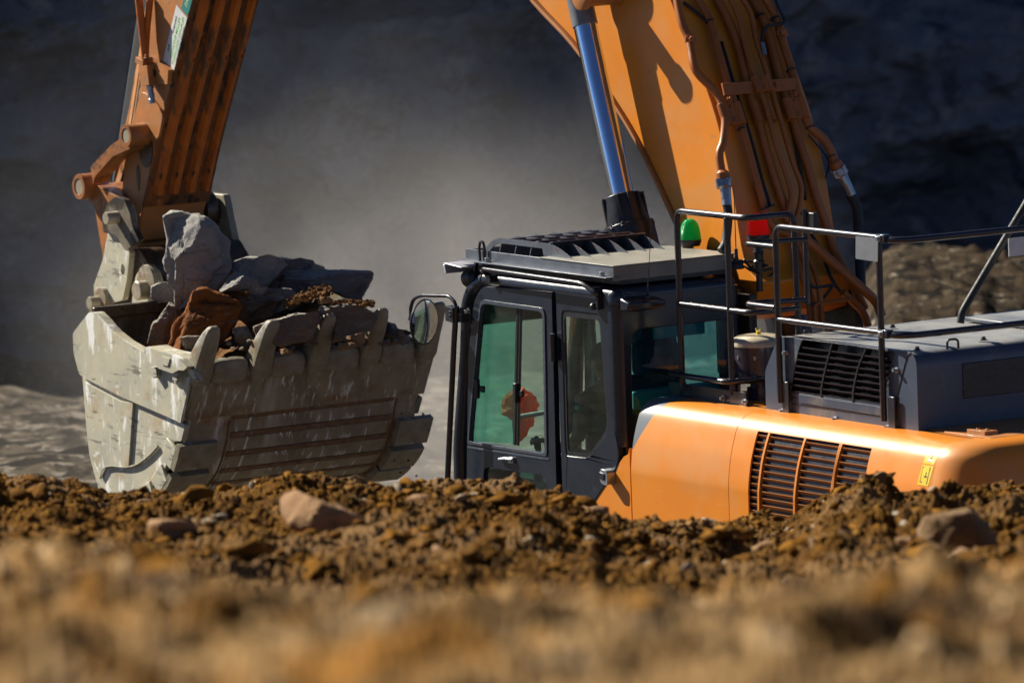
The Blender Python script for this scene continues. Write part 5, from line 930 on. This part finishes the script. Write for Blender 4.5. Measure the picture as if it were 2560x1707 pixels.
# side cutter casting on the upper left edge
sc_ = MB(); sc_.side([rnd(XZ('Z3', [(598,485),(625,474),(700,505),(800,530),(850,560),(905,620),(880,645),(845,640),(800,665),(700,630),(680,600),(640,590),(598,560)], YK0-.10), .008)], YK0-.10, .16); sc_.build('side_cutter', M['bucket_side'], BUCK, bevel=.012, seg=3)
sc_ = MB(); sc_.side([rnd(XZ('Z3', [(725,545),(780,560),(765,615),(720,600)], YK0-.11), .006)], YK0-.108, .02); sc_.build('cutter_peg', M['bucket_side'], BUCK, bevel=.006); sc_ = MB(); sc_.side([rnd(XZ('Z3', [(640,620),(680,625),(690,680),(665,702),(642,665)], YK0-.07), .006)], YK0-.07, .07); sc_.build('cutter_peg', M['bucket_side'], BUCK, bevel=.006); sc_ = MB(); sc_.side([rnd(XZ('Z3', [(800,655),(840,640),(835,700),(820,742),(800,700)], YK0-.08), .006)], YK0-.08, .08); sc_.build('cutter_peg', M['bucket_side'], BUCK, bevel=.006); sc_ = MB(); sc_.side([rnd(XZ('Z3', [(912,620),(945,640),(980,720),(955,715),(915,660)], YK0-.06), .006)], YK0-.06, .05); sc_.build('cutter_peg', M['bucket_side'], BUCK, bevel=.006)
ew = MB(); ew.side([XZ('Z3', [(905,690),(932,690),(858,1018),(835,1008)], YK0-.04)], YK0-.042, .02); ew.build('edge_weld', M['bucket_side'], BUCK)
bk2 = MB(); bk2.box((-7.67, YK0+.04, 2.36), (-7.62, YK1-.04, 2.45)); bk2.box((-7.86, 1.10, 2.2), (-7.5, 1.18, 2.62)); bk2.box((-7.86, 1.86, 2.2), (-7.5, 1.94, 2.62)); bk2.build('bucket_ears', M['grease'], BUCK, bevel=.01)

# ================================================================== rocks
def pinhull(poly_px, k, Yc, thick, seed, mat, label, group='rocks heaped in the bucket', name='rock', cat='rock', facets=9, bumpy=.05, sub=5, depthw=None):
    px = [zc(k, x, y) for x, y in poly_px]; cx, cy = np.mean([p[0] for p in px]), np.mean([p[1] for p in px])
    c = hit(cx, cy, 1, Yc) if depthw is None else atdepth(cx, cy, depthw); w0 = float((c-CAM) @ V); s = w0/F
    P = np.array([((x-cx)*s, -(y-cy)*s) for x, y in px]); angs = np.linspace(-pi, pi, 361); rad = np.zeros(361)
    for i, a in enumerate(angs):
        d = np.array([cos(a), sin(a)]); best = 0
        for p, q in zip(P, np.roll(P, -1, 0)):
            e = q-p; den = d[0]*e[1]-d[1]*e[0]
            if abs(den) < 1e-12: continue
            t = (p[0]*e[1]-p[1]*e[0])/den; u_ = (p[0]*d[1]-p[1]*d[0])/den
            if t > 0 and -1e-6 <= u_ <= 1+1e-6: best = max(best, t)
        rad[i] = best
    bm = bmesh.new(); bmesh.ops.create_icosphere(bm, subdivisions=sub, radius=1); co = np.array([v.co[:] for v in bm.verts]); r_ = np.random.RandomState(seed)
    a, b, cc = co[:,0], co[:,1], co[:,2]; sp_ = np.sqrt(a*a+b*b)+1e-9; th = np.arctan2(b, a); R_ = np.interp(th, angs, rad)
    pl = sp_**.62; q = np.stack([R_*pl*a/sp_, R_*pl*b/sp_, thick*np.sign(cc)*np.abs(cc)**.75], 1)
    size = np.mean(rad)
    for j in range(facets):                              # chop flat facets
        nv = r_.randn(3); nv[2] = (abs(nv[2])+.5)*(-1 if j < facets*.75 else 1); nv[:2] *= .9; nv /= np.linalg.norm(nv)
        ext = (q @ nv).max(); dcut = ext*(.58+.25*r_.rand()); dist = q @ nv; over = np.clip(dist-dcut, 0, None)
        keep = np.clip((sp_-.97)*60, 0, 1)*.85 if depthw is None else 0; q = q - nv*(over*.93*(1-keep))[:, None]
    nz = fbm(q[:,0]/size*2.2+seed, q[:,1]/size*2.2, q[:,2]/size*2.2, 5, .55); rg = 1-np.abs(fbm(q[:,0]/size*3+seed+9, q[:,1]/size*3, q[:,2]/size*3+4, 4, .55)); nrm_ = q/np.linalg.norm(q, axis=1)[:, None]
    q = q + nrm_*(nz*bumpy*1.3*size+(rg-.8)*bumpy*size)[:, None]
    Wd = q[:,0:1]*R + q[:,1:2]*U + q[:,2:3]*V
    for v, p in zip(bm.verts, Wd): v.co = Vector(p)
    me = bpy.data.meshes.new(name); bmesh.ops.recalc_face_normals(bm, faces=bm.faces); bm.to_mesh(me); bm.free()
    o = bpy.data.objects.new(name, me); link(o, None, c, smooth=24, mat=mat); tag(o, label, cat, group); return o
RK = pinhull
RK([(215,150),(290,108),(560,128),(635,160),(800,310),(850,370),(885,500),(918,680),(860,780),(760,895),(500,1000),(380,1090),(365,1150),(340,1060),(345,860),(262,810),(248,600),(250,340)], 'D4', 1.02, .26, 3, M['rock_grey'], 'tall pale grey boulder standing upright on top of the bucket load', facets=12, bumpy=.045)
RK([(105,850),(180,815),(262,795),(345,860),(345,1000),(240,1005),(110,975)], 'D4', .95, .14, 5, M['rock_grey'], 'small grey rock at the left foot of the tall upright boulder')
RK([(70,1400),(130,1190),(180,1160),(280,1005),(345,1030),(370,1130),(330,1250),(300,1400),(270,1470),(160,1450)], 'D4', .78, .17, 8, M['rock_brown'], 'dark slab-like rock leaning at the left of the rusty brown rock')
RK([(290,1290),(400,1120),(520,900),(590,860),(660,855),(760,895),(985,975),(1005,1050),(965,1170),(930,1250),(810,1420),(640,1500),(330,1540),(300,1480),(262,1440),(290,1360)], 'D4', .80, .24, 13, M['rock_rust'], 'rust orange rock with a flat split face at the front of the load', facets=10)
RK([(380,1350),(470,1330),(660,1330),(640,1420),(520,1530),(430,1440)], 'D4', .60, .08, 21, M['rock_brown'], 'small dark wedge of rock below the rusty rock beside the first tooth')
RK([(920,610),(1040,560),(1372,560),(1450,640),(1310,770),(1250,850),(900,700)], 'D4', 1.5, .30, 17, M['rock_grey'], 'broad pale rock with a sloping sunlit top right of the upright boulder', facets=7)
RK([(130,210),(250,172),(600,168),(840,225),(900,250),(1040,290),(1000,420),(500,480),(160,420)], 'D5', 1.75, .35, 19, M['rock_dark'], 'wide blue grey slab at the back of the bucket load')
RK([(770,900),(920,690),(1150,790),(1260,860),(1200,945),(1000,900),(830,890)], 'D4', 1.15, .18, 23, M['rock_dark'], 'dark slate rock wedged right of the tall boulder foot')
RK([(480,460),(520,340),(560,300),(720,285),(1070,290),(1480,300),(1508,330),(1470,430),(1390,620),(1200,560),(1080,500),(800,540),(620,500)], 'D5', 1.95, .26, 29, M['rock_dark'], 'long grey block with a pale top edge at the upper right of the load', facets=8)
RK([(895,245),(950,238),(1020,260),(1030,290),(900,292)], 'D5', 1.8, .05, 31, M['rock_grey'], 'small square stone sitting on top of the back slab', facets=5)
RK([(435,530),(480,490),(640,470),(700,480),(780,545),(700,590),(520,600)], 'D5', 1.45, .13, 37, M['rock_dark'], 'flat blue grey rock in front of the long grey block')
RK([(210,600),(30,510),(200,500),(400,540),(560,600),(530,760),(300,820),(180,780)], 'D5', 1.35, .22, 41, M['rock_brown'], 'dark brown rock half buried right of the rusty rock')
RK([(325,850),(460,800),(700,730),(965,700),(970,800),(930,900),(880,985),(600,1045),(480,1000),(360,960)], 'D5', 1.15, .20, 43, M['rock_brown'], 'large brown slab behind the second tooth')
RK([(970,650),(1150,640),(1380,630),(1530,715),(1560,760),(1480,880),(1250,980),(1100,1000),(1130,830),(990,800)], 'D5', 1.65, .20, 47, M['rock_brown'], 'large brown slab with a white scrape behind the third tooth')
RK([(945,560),(1000,540),(1080,560),(1110,620),(960,630)], 'D5', 1.55, .07, 53, M['rock_tan'], 'small tan stone in the loose soil on top of the load', facets=5)
RK([(1160,1010),(1300,1000),(1360,1035),(1200,1090),(1160,1080)], 'D5', 1.42, .08, 59, M['rock_tan'], 'small flat tan stone above the shroud between third and fourth tooth', facets=5)
RK([(1225,950),(1420,900),(1420,1010),(1300,1025),(1235,1010)], 'D5', 1.55, .09, 61, M['rock_tan'], 'angular tan stone under the large brown slab at the fourth tooth', facets=5)
RK([(1640,800),(1720,820),(1760,900),(1880,950),(1850,1010),(1640,1020)], 'D5', 2.15, .14, 67, M['rock_dark'], 'dark bluish rock between the fourth and fifth tooth')
RK([(1740,870),(1800,880),(1810,960),(1780,990),(1745,920)], 'D5', 2.1, .06, 71, M['rock_brown'], 'small pointed stone at the right end of the load', facets=5)
RK([(120,860),(260,840),(330,960),(290,1060),(260,1110),(150,1000)], 'D5', 1.0, .13, 73, M['rock_brown'], 'dark brown rock in the gap between the first and second tooth')
RK([(590,1070),(650,1055),(710,1080),(705,1120),(600,1120)], 'D5', 1.02, .06, 79, M['rock_tan'], 'small rounded stone above the shroud after the second tooth', facets=5)
# soil filling the bucket and crumbs on top
us, vs_ = np.meshgrid(np.linspace(-7.6, -6.2, 90), np.linspace(YK0+.05, YK1-.06, 120)); zz = 2.12 + .26*np.sin(pi*np.clip((vs_-.9)/1.7, 0, 1))*np.clip((us+7.5)/.5, 0, 1)*np.clip((-6.1-us)/.3, 0, 1) + .05*fbm(us*5, vs_*5, us*0, 4)
so_ = gridmesh('soil_heap', us, vs_, zz, M['soil'], 'dark loose soil filling the bucket between the rocks', 'stuff'); so_['category'] = 'soil'
def blob(mb, c, s, seed, sub=1):
    r_ = np.random.RandomState(seed); bm = bmesh.new(); bmesh.ops.create_icosphere(bm, subdivisions=sub, radius=1); co = np.array([v.co[:] for v in bm.verts])*np.array(s)*(1+.28*r_.randn(len(bm.verts), 1).clip(-1, 1)); fs = [tuple(v.index for v in f.verts) for f in bm.faces]; bm.free(); mb.add(co+np.array(c), fs)
crm = MB(); rr_ = np.random.RandomState(5)
for i in range(620):
    t = rr_.rand(); x, y = 660+400*t+rr_.randn()*25, 640-140*t+rr_.randn()*22-20; p = PY('D5', x, y, 1.42+.1*rr_.randn()); s = .006+.016*rr_.rand()**3; blob(crm, p, (s, s, s*.8), i)
for i in range(160):
    p = PY('D5', 20+260*rr_.rand(), 515+14*rr_.randn(), 1.2+.06*rr_.randn()); s = .008+.012*rr_.rand()**2; blob(crm, p, (s, s, s*.8), i)
for i in range(420):
    p = PY('D5', 1080+420*rr_.rand(), 590+60*rr_.rand(), 1.8+.1*rr_.randn()); s = .006+.014*rr_.rand()**3; blob(crm, p, (s, s, s*.8), i)
tag(crm.build('soil_crumbs', M['soil'], None, smooth=0), 'crumbs of brown soil lying on the rocks in the bucket', 'soil', None, 'stuff')
frg = MB(); rr_ = np.random.RandomState(17)
for i in range(70):
    t = rr_.rand(); x, y = 60+1750*t, 985+90*rr_.rand()-40*t; p = PY('D5', x, y, .80+1.35*t+.05*rr_.randn()); s = .012+.026*rr_.rand()**2
    bm = bmesh.new(); bmesh.ops.create_icosphere(bm, subdivisions=1, radius=1); co = np.array([v.co[:] for v in bm.verts])
    for j in range(5): nv = rr_.randn(3); nv /= np.linalg.norm(nv); co = co-nv*np.clip(co@nv-.45, 0, None)[:, None]
    fs_ = [tuple(v.index for v in f.verts) for f in bm.faces]; bm.free(); frg.add(co*np.array([s*1.3, s, s*.8])*(1+.2*rr_.rand())+p, fs_)
tag(frg.build('rock_fragments', M['rock_brown'], None, smooth=0), 'broken rock chips filling the gaps between the rocks and teeth', 'rock chips', None, 'stuff')
fly = MB()
for x, y in ((975,1045),(1103,1048),(1140,1143),(970,1400),(1065,1420),(930,1330),(1015,1330)):
    p = PY('Z4', x, y, 2.2); blob(fly, p, (.010, .010, .010), int(x))
tag(fly.build('falling_grit', M['soil'], None, smooth=0), 'specks of grit falling beside the bucket', 'grit', None, 'stuff')

# ================================================================== spoil ridge: stones and clods
def berm(px_, w): return groundz(px_, w)
G = 'rocks lying in the brown spoil'
def surf_w(px_, row):                                   # distance at which the slope is seen at a given photo row
    k = int(np.clip(np.searchsorted(pxs, px_), 1, NA-1)); best = None
    for j in range(len(w_rows)-1, -1, -1):
        w = w_rows[j]
        if w > 36.0 or w < 24: continue
        d = np.array([gx[j,k], gy[j,k], Zt[j,k]])-CAM; r_ = CY-F*(d@U)/(d@V)
        if r_ >= row: return w
    return 28.
def brock(pts, k, w, th, seed, mat, label, facets=8, bumpy=.05):
    q = [zc(k, x, y) for x, y in pts]; w = surf_w(np.mean([p[0] for p in q]), max(p[1] for p in q)-4)-.12
    return RK(pts, k, 0, th, seed, mat, label, G, facets=facets, bumpy=bumpy, depthw=w, sub=4)
ZM['L'] = (0, 1050, 1.8375); ZM['Rr'] = (1280, 1050, 1.8375)
brock([(1290,340),(1350,320),(1480,370),(1620,420),(1740,480),(1760,540),(1600,560),(1330,500),(1280,420)], 'L', 33.0, .25, 101, M['rock_tan'], 'broad tan boulder sunk in the dirt left of the cab door line')
brock([(1940,400),(1990,345),(2130,330),(2260,340),(2290,390),(2170,410),(2050,425),(1960,430)], 'L', 34.6, .18, 103, M['stone'], 'pale grey stone on the ridge crest below the cab door')
brock([(2165,455),(2240,418),(2265,430),(2190,488)], 'L', 34.2, .05, 105, M['stone'], 'narrow white stone shard lying near the ridge crest', 4)
brock([(595,400),(640,365),(760,360),(800,390),(740,420),(610,440)], 'L', 34.5, .12, 107, M['rock_tan'], 'tan stone on the ridge below the bucket left corner')
brock([(845,450),(890,385),(1010,380),(1030,430),(950,455),(860,465)], 'L', 34.2, .13, 109, M['rock_earth'], 'dark brown block of rock on the ridge below the bucket')
brock([(1060,520),(1160,450),(1240,460),(1290,510),(1180,540),(1090,540)], 'L', 32.5, .13, 111, M['rock_earth'], 'grey streaked stone in the dirt beside the broad tan boulder')
brock([(1580,270),(1640,250),(1700,290),(1600,300)], 'L', 35.6, .07, 113, M['rock_earth'], 'small dark stone on the crest right under the bucket')
brock([(1830,640),(1950,610),(2120,600),(2170,640),(2000,660),(1860,670)], 'L', 30.5, .12, 115, M['rock_earth'], 'low dark rock in the dirt under the pale crest stone')
brock([(1590,300),(1600,245),(1640,270),(1700,232),(1722,240),(1715,310)], 'Rr', 35.4, .14, 117, M['rock_earth'], 'dark horned clod standing on the mound in front of the grille', 5)
brock([(310,640),(360,620),(430,680),(400,700),(330,690)], 'Rr', 31.5, .07, 119, M['rock_tan'], 'small tan stone in the dirt below the cab rear edge')
brock([(960,590),(1040,570),(1150,590),(1170,630),(1000,640)], 'Rr', 31.5, .11, 121, M['rock_earth'], 'flat dark stone in the dirt below the grille')
brock([(1850,520),(1900,440),(2100,400),(2230,520),(2230,570),(1900,600)], 'Rr', 28.5, .25, 123, M['rock_earth'], 'large dark boulder on the mound at the right')
brock([(2160,440),(2200,430),(2200,470),(2165,470)], 'Rr', 33.0, .05, 125, M['stone'], 'small white stone on the mound at the right edge', 4)
brock([(1760,540),(1830,530),(1830,590),(1770,590)], 'Rr', 30.0, .07, 127, M['rock_tan'], 'pale tan stone left of the large dark boulder', 5)
rr_ = np.random.RandomState(11); ck = MB(); stn = MB()
protos = []
for s_ in range(14):
    bm = bmesh.new(); bmesh.ops.create_icosphere(bm, subdivisions=2, radius=1); r2_ = np.random.RandomState(s_+50); co = np.array([v.co[:] for v in bm.verts])
    for j in range(7): nv = r2_.randn(3); nv /= np.linalg.norm(nv); dc = .5+.3*r2_.rand(); co = co - nv*np.clip(co@nv-dc, 0, None)[:, None]
    co = co*(1+.75*fbm(co[:,0]*1.5+s_, co[:,1]*1.5, co[:,2]*1.5, 5, .8).clip(-.6, .7))[:, None]; fs = [tuple(v.index for v in f.verts) for f in bm.faces]; bm.free(); protos.append((co, fs))
def scatter(name, mat, n, wa, wb, smin, smax, power, label, seed, flat=.7):
    r_ = np.random.RandomState(seed); vs, fs, k = [], [], 0
    for i in range(n):
        w = wa+(wb-wa)*r_.rand()**.8; px_ = -250+3060*r_.rand(); s = (smin+(smax-smin)*r_.rand()**power); p = berm(px_, w); co, f = protos[r_.randint(14)]
        a = r_.rand()*2*pi; ca, sa = cos(a), sin(a); sc3 = np.array([1+.5*r_.rand(), 1, flat*(.7+.5*r_.rand())])*s; q = co*sc3; q = np.stack([q[:,0]*ca-q[:,1]*sa, q[:,0]*sa+q[:,1]*ca, q[:,2]], 1) + np.array([p.x, p.y, p.z+s*.10*flat])
        vs.append(q); fs.append(np.array(f)+k); k += len(q)
    vs = np.concatenate(vs).astype(np.float32); fs = np.concatenate(fs); me = bpy.data.meshes.new(name); me.vertices.add(len(vs)); me.vertices.foreach_set('co', vs.ravel()); me.loops.add(fs.size); me.loops.foreach_set('vertex_index', fs.ravel().astype(np.int32))
    me.polygons.add(len(fs)); me.polygons.foreach_set('loop_start', np.arange(0, fs.size, 3, dtype=np.int32)); me.update(calc_edges=True); me.materials.append(mat); o = bpy.data.objects.new(name, me); C.objects.link(o); tag(o, label, 'dirt' if 'clod' in name else 'gravel', None, 'stuff')
scatter('dirt_clods', M['clod'], 20000, 26, 36.8, .003, .026, 4, 'brown clods of earth strewn over the spoil slope', 3)
scatter('dirt_clods', M['clod'], 600, 26, 36.6, .02, .075, 2.6, 'larger lumps of earth lying on the spoil slope', 31)
scatter('gravel', M['rock_tan'], 90, 27, 36.4, .02, .085, 1.8, 'flat tan and brown stones bedded in the spoil slope', 77, flat=.45)
scatter('gravel', M['stone'], 450, 26, 36.5, .005, .045, 4, 'pale bits of broken stone in the spoil slope', 9)
scatter('dirt_clods', M['clod'], 260, 9, 20, .01, .06, 3, 'blurred clods of earth close to the camera', 13)

# ================================================================== driver
def skinbody(name, verts, edges, radii, mat, parent, root=0, sub=2):
    c = np.mean(verts, 0); me = bpy.data.meshes.new(name); me.from_pydata([tuple(np.array(v)-c) for v in verts], edges, []); o = bpy.data.objects.new(name, me); link(o, parent, c, smooth=0, mat=mat)
    s = o.modifiers.new('skin', 'SKIN'); s.use_smooth_shade = True; q = o.modifiers.new('sub', 'SUBSURF'); q.levels = q.render_levels = sub
    for i, r in enumerate(radii): me.skin_vertices[0].data[i].radius = (r, r) if isinstance(r, (int, float)) else r
    me.skin_vertices[0].data[root].use_root = True; return o
PS = thing('person', 'driver in dark t-shirt and sunglasses seated in the cab, hand on the joystick', 'person', (-.62, .5, 1.9))
hx, hy, hz = PY('C2', 1455, 440, .5); ns = PY('C2', 1352, 455, .5)
S0 = np.array([hx+.02, .5, hz])                         # head centre
body = [(-.60,.5,1.90), (-.58,.5,2.06), (-.60,.5,2.20), (-.63,.5,2.34), (S0[0]+.02,.5,S0[2]-.13), (S0[0]+.01,.5,S0[2]-.08),
        (-.64,.33,2.33), (-.80,.27,2.12), (-1.02,.27,2.01), (-1.26,.30,2.03), (-.64,.67,2.33), (-.80,.74,2.12), (-1.02,.74,2.01), (-1.26,.70,2.03),
        (-.70,.40,1.90), (-1.12,.38,1.93), (-1.20,.38,1.55), (-.70,.60,1.90), (-1.12,.62,1.93), (-1.20,.62,1.55)]
S0[0] -= .03; dx_ = S0[0] - (-.64) - .03
body = [(x+ (dx_ if i in (1,2,3,6,10) else dx_ if i == 0 else 0)*(.9), y, z) if i in (0,1,2,3,6,10) else (x, y, z) for i, (x, y, z) in enumerate(body)]
be = [(0,1),(1,2),(2,3),(3,4),(4,5),(3,6),(6,7),(7,8),(8,9),(3,10),(10,11),(11,12),(12,13),(0,14),(14,15),(15,16),(0,17),(17,18),(18,19)]
br = [(.15,.12),(.15,.11),(.16,.12),(.14,.10),.058,.055,.075,.052,.042,.028,.075,.052,.042,.028,.09,.075,.055,.09,.075,.055]
BODY = skinbody('body', body, be, br, M['skin'], PS)
shv = body[0:4]+[body[6], tuple(np.array(body[6])*.35+np.array(body[7])*.65), body[10], tuple(np.array(body[10])*.35+np.array(body[11])*.65), (body[3][0], .5, body[3][2]+.06)]
skinbody('shirt', shv, [(0,1),(1,2),(2,3),(3,4),(4,5),(3,6),(6,7),(3,8)], [(.17,.14),(.17,.13),(.175,.135),(.155,.115),.088,.072,.088,.072,.075], M['shirt'], PS)
skinbody('trousers', [body[0]]+body[14:20], [(0,1),(1,2),(2,3),(0,4),(4,5),(5,6)], [(.16,.13),.10,.085,.065,.10,.085,.065], M['trouser'], PS)
hm_ = bmesh.new(); bmesh.ops.create_uvsphere(hm_, u_segments=40, v_segments=28, radius=1)
for v in hm_.verts:
    x, y, z = v.co; X_, Y_, Z_ = x*.098, y*.078, z*.122
    f = max(0, -x)                                       # the face looks towards -X
    if z < 0: X_ *= 1-.10*(-z); Y_ *= 1-.30*(-z)**1.4; X_ -= .014*f*(-z)
    X_ -= .032*math.exp(-((y/.16)**2))*math.exp(-((z+.12)/.17)**2)*(x < -.4)      # nose
    X_ += .013*math.exp(-((abs(y)-.36)/.2)**2)*math.exp(-((z-.10)/.16)**2)*(x < -.3)  # eye sockets
    X_ -= .008*math.exp(-((y/.34)**2))*math.exp(-((z+.48)/.10)**2)*(x < -.3)      # lips
    X_ -= .012*math.exp(-((y/.3)**2))*math.exp(-((z+.82)/.16)**2)*(x < 0)         # chin
    v.co = (X_, Y_, Z_)
me = bpy.data.meshes.new('head'); hm_.to_mesh(me); hm_.free(); ho = bpy.data.objects.new('head', me); link(ho, PS, S0, smooth=180, mat=M['skin'])
ea = MB(); 
for s in (-1, 1): ea.lathe(tuple(S0+np.array([.012, s*.076, -.005])), (0, s, 0), [(.018,0),(.026,.006),(.024,.014),(.012,.012)], 16)
ea.build('ears', M['skin'], PS)
hb_ = bmesh.new(); bmesh.ops.create_uvsphere(hb_, u_segments=32, v_segments=24, radius=1); bmesh.ops.delete(hb_, geom=[v for v in hb_.verts if v.co.z < -.15+.0 and v.co.x < .2 or v.co.z < -.45 or (v.co.x < -.62 and v.co.z < .48)], context='VERTS')
for v in hb_.verts: x, y, z = v.co; v.co = (x*.107+.004, y*.086, z*.131+.003)
me = bpy.data.meshes.new('hair'); hb_.to_mesh(me); hb_.free(); o = bpy.data.objects.new('hair', me); link(o, PS, S0, smooth=180, mat=M['hair'])
sg = MB(); 
for s in (-1, 1): sg.lathe(tuple(S0+np.array([-.088, s*.032, .012])), (-1, s*.25, 0), [(.022,0),(.026,.003),(.024,.007)], 18); sg.tube([tuple(S0+np.array([-.085, s*.058, .016])), tuple(S0+np.array([.005, s*.080, .012]))], .003, 6)
sg.tube([tuple(S0+np.array([-.092, -.02, .018])), tuple(S0+np.array([-.092, .02, .018]))], .003, 6); sg.build('sunglasses', M['black'], PS)
def hand(wr, tip, side):                                 # palm with five curled fingers closed over the lever
    wr, tip = np.array(wr), np.array(tip); d = (tip-wr)/np.linalg.norm(tip-wr); y = np.array([0, 1., 0]); n_2 = np.cross(d, y)
    if n_2[2] < 0: n_2 = -n_2
    V_ = [wr, wr+d*.05, wr+d*.085]; E_ = [(0,1),(1,2)]; R_ = [(.028,.02),(.042,.016),(.040,.014)]
    o = skinbody('hand', [tuple(v) for v in V_], E_, R_, M['skin'], PS, sub=2)
    for i, ly in enumerate((-.030, -.010, .010, .028)):
        L_ = (.072, .080, .076, .060)[i]; b0 = wr+d*.080+y*ly; b1 = b0+d*L_*.42+n_2*.004; b2 = b1+d*L_*.20-n_2*.028; b3 = b2-d*.008-n_2*.022
        skinbody('finger', [tuple(v) for v in (b0-d*.015, b0, b1, b2, b3)], [(0,1),(1,2),(2,3),(3,4)], [.0095,.0095,.0088,.0080,.0068], M['skin'], o, sub=1)
    b0 = wr+d*.03-y*side*.032; b1 = b0+d*.03-y*side*.018-n_2*.010; b2 = b1+d*.028+y*side*.004-n_2*.014
    skinbody('thumb', [tuple(v) for v in (b0, b1, b2)], [(0,1),(1,2)], [.0125,.011,.0085], M['skin'], o, sub=1)
hand((-1.27,.30,2.035), (-1.44,.30,2.05), 1); hand((-1.27,.70,2.035), (-1.44,.70,2.03), -1)
# orange hi-vis jacket hanging by the right window of the cab
hv = PY('C2', 905, 780, .72)
JK = RK([(775,665),(820,628),(880,618),(935,650),(972,700),(988,750),(972,815),(950,860),(925,900),(905,950),(885,990),(850,1012),(825,985),(822,900),(800,850),(745,815),(725,760),(740,700)], 'C2', .80, .07, 201, M['hivis'], 'orange hi-vis jacket hanging inside the cab behind the door window', None, 'jacket', 'jacket', facets=0, bumpy=.10, sub=5); 
if 'group' in JK: del JK['group']

# ================================================================== dust
def cloud(name, c, r, dens, label, seed, col=(.80,.77,.74)):
    bm = bmesh.new(); bmesh.ops.create_icosphere(bm, subdivisions=3, radius=1)
    for v in bm.verts: v.co = Vector((v.co.x*r[0], v.co.y*r[1], v.co.z*r[2]))
    me = bpy.data.meshes.new(name); bm.to_mesh(me); bm.free(); o = bpy.data.objects.new(name, me); C.objects.link(o); o.location = c; o.rotation_euler = (0, 0, radians(57)); tag(o, label, 'dust', None, 'stuff')
    m = bpy.data.materials.new(name); m.use_nodes = True; n = m.node_tree.nodes; L = m.node_tree.links; n.clear(); out = n.new('ShaderNodeOutputMaterial'); pv = n.new('ShaderNodeVolumePrincipled'); L.new(pv.outputs[0], out.inputs['Volume']); pv.inputs['Color'].default_value = (*col, 1); pv.inputs['Anisotropy'].default_value = .35
    tc = n.new('ShaderNodeTexCoord'); mp = n.new('ShaderNodeMapping'); mp.inputs['Scale'].default_value = (1/r[0], 1/r[1], 1/r[2]); L.new(tc.outputs['Object'], mp.inputs[0]); ln = n.new('ShaderNodeVectorMath'); ln.operation = 'LENGTH'; L.new(mp.outputs[0], ln.inputs[0])
    fo = n.new('ShaderNodeMapRange'); fo.interpolation_type = 'SMOOTHSTEP'; fo.inputs[1].default_value = 1.0; fo.inputs[2].default_value = .1; fo.inputs[3].default_value = 0; fo.inputs[4].default_value = 1; L.new(ln.outputs['Value'], fo.inputs[0])
    nz = n.new('ShaderNodeTexNoise'); nz.inputs['Scale'].default_value = .6; nz.inputs['Detail'].default_value = 4; nz.inputs['Distortion'].default_value = .6; L.new(tc.outputs['Object'], nz.inputs[0]); mr = n.new('ShaderNodeMapRange'); mr.inputs[1].default_value = .38; mr.inputs[2].default_value = .68; mr.inputs[3].default_value = .15; mr.inputs[4].default_value = 1; L.new(nz.outputs[0], mr.inputs[0])
    mu = n.new('ShaderNodeMath'); mu.operation = 'MULTIPLY'; L.new(fo.outputs[0], mu.inputs[0]); L.new(mr.outputs[0], mu.inputs[1]); mu2 = n.new('ShaderNodeMath'); mu2.operation = 'MULTIPLY'; mu2.inputs[1].default_value = dens; L.new(mu.outputs[0], mu2.inputs[0]); L.new(mu2.outputs[0], pv.inputs['Density'])
    me.materials.append(m); return o
cloud('dust_cloud', tuple(atdepth(1090, 930, 60)), (4.3, 3.0, 2.9), .30, 'thick pale dust drifting low behind the bucket and the cab', 1)
cloud('dust_haze', tuple(atdepth(800, 700, 66)), (6.0, 4.5, 4.2), .036, 'thin wide veil of dust rising against the quarry wall', 2, (.74,.74,.78))
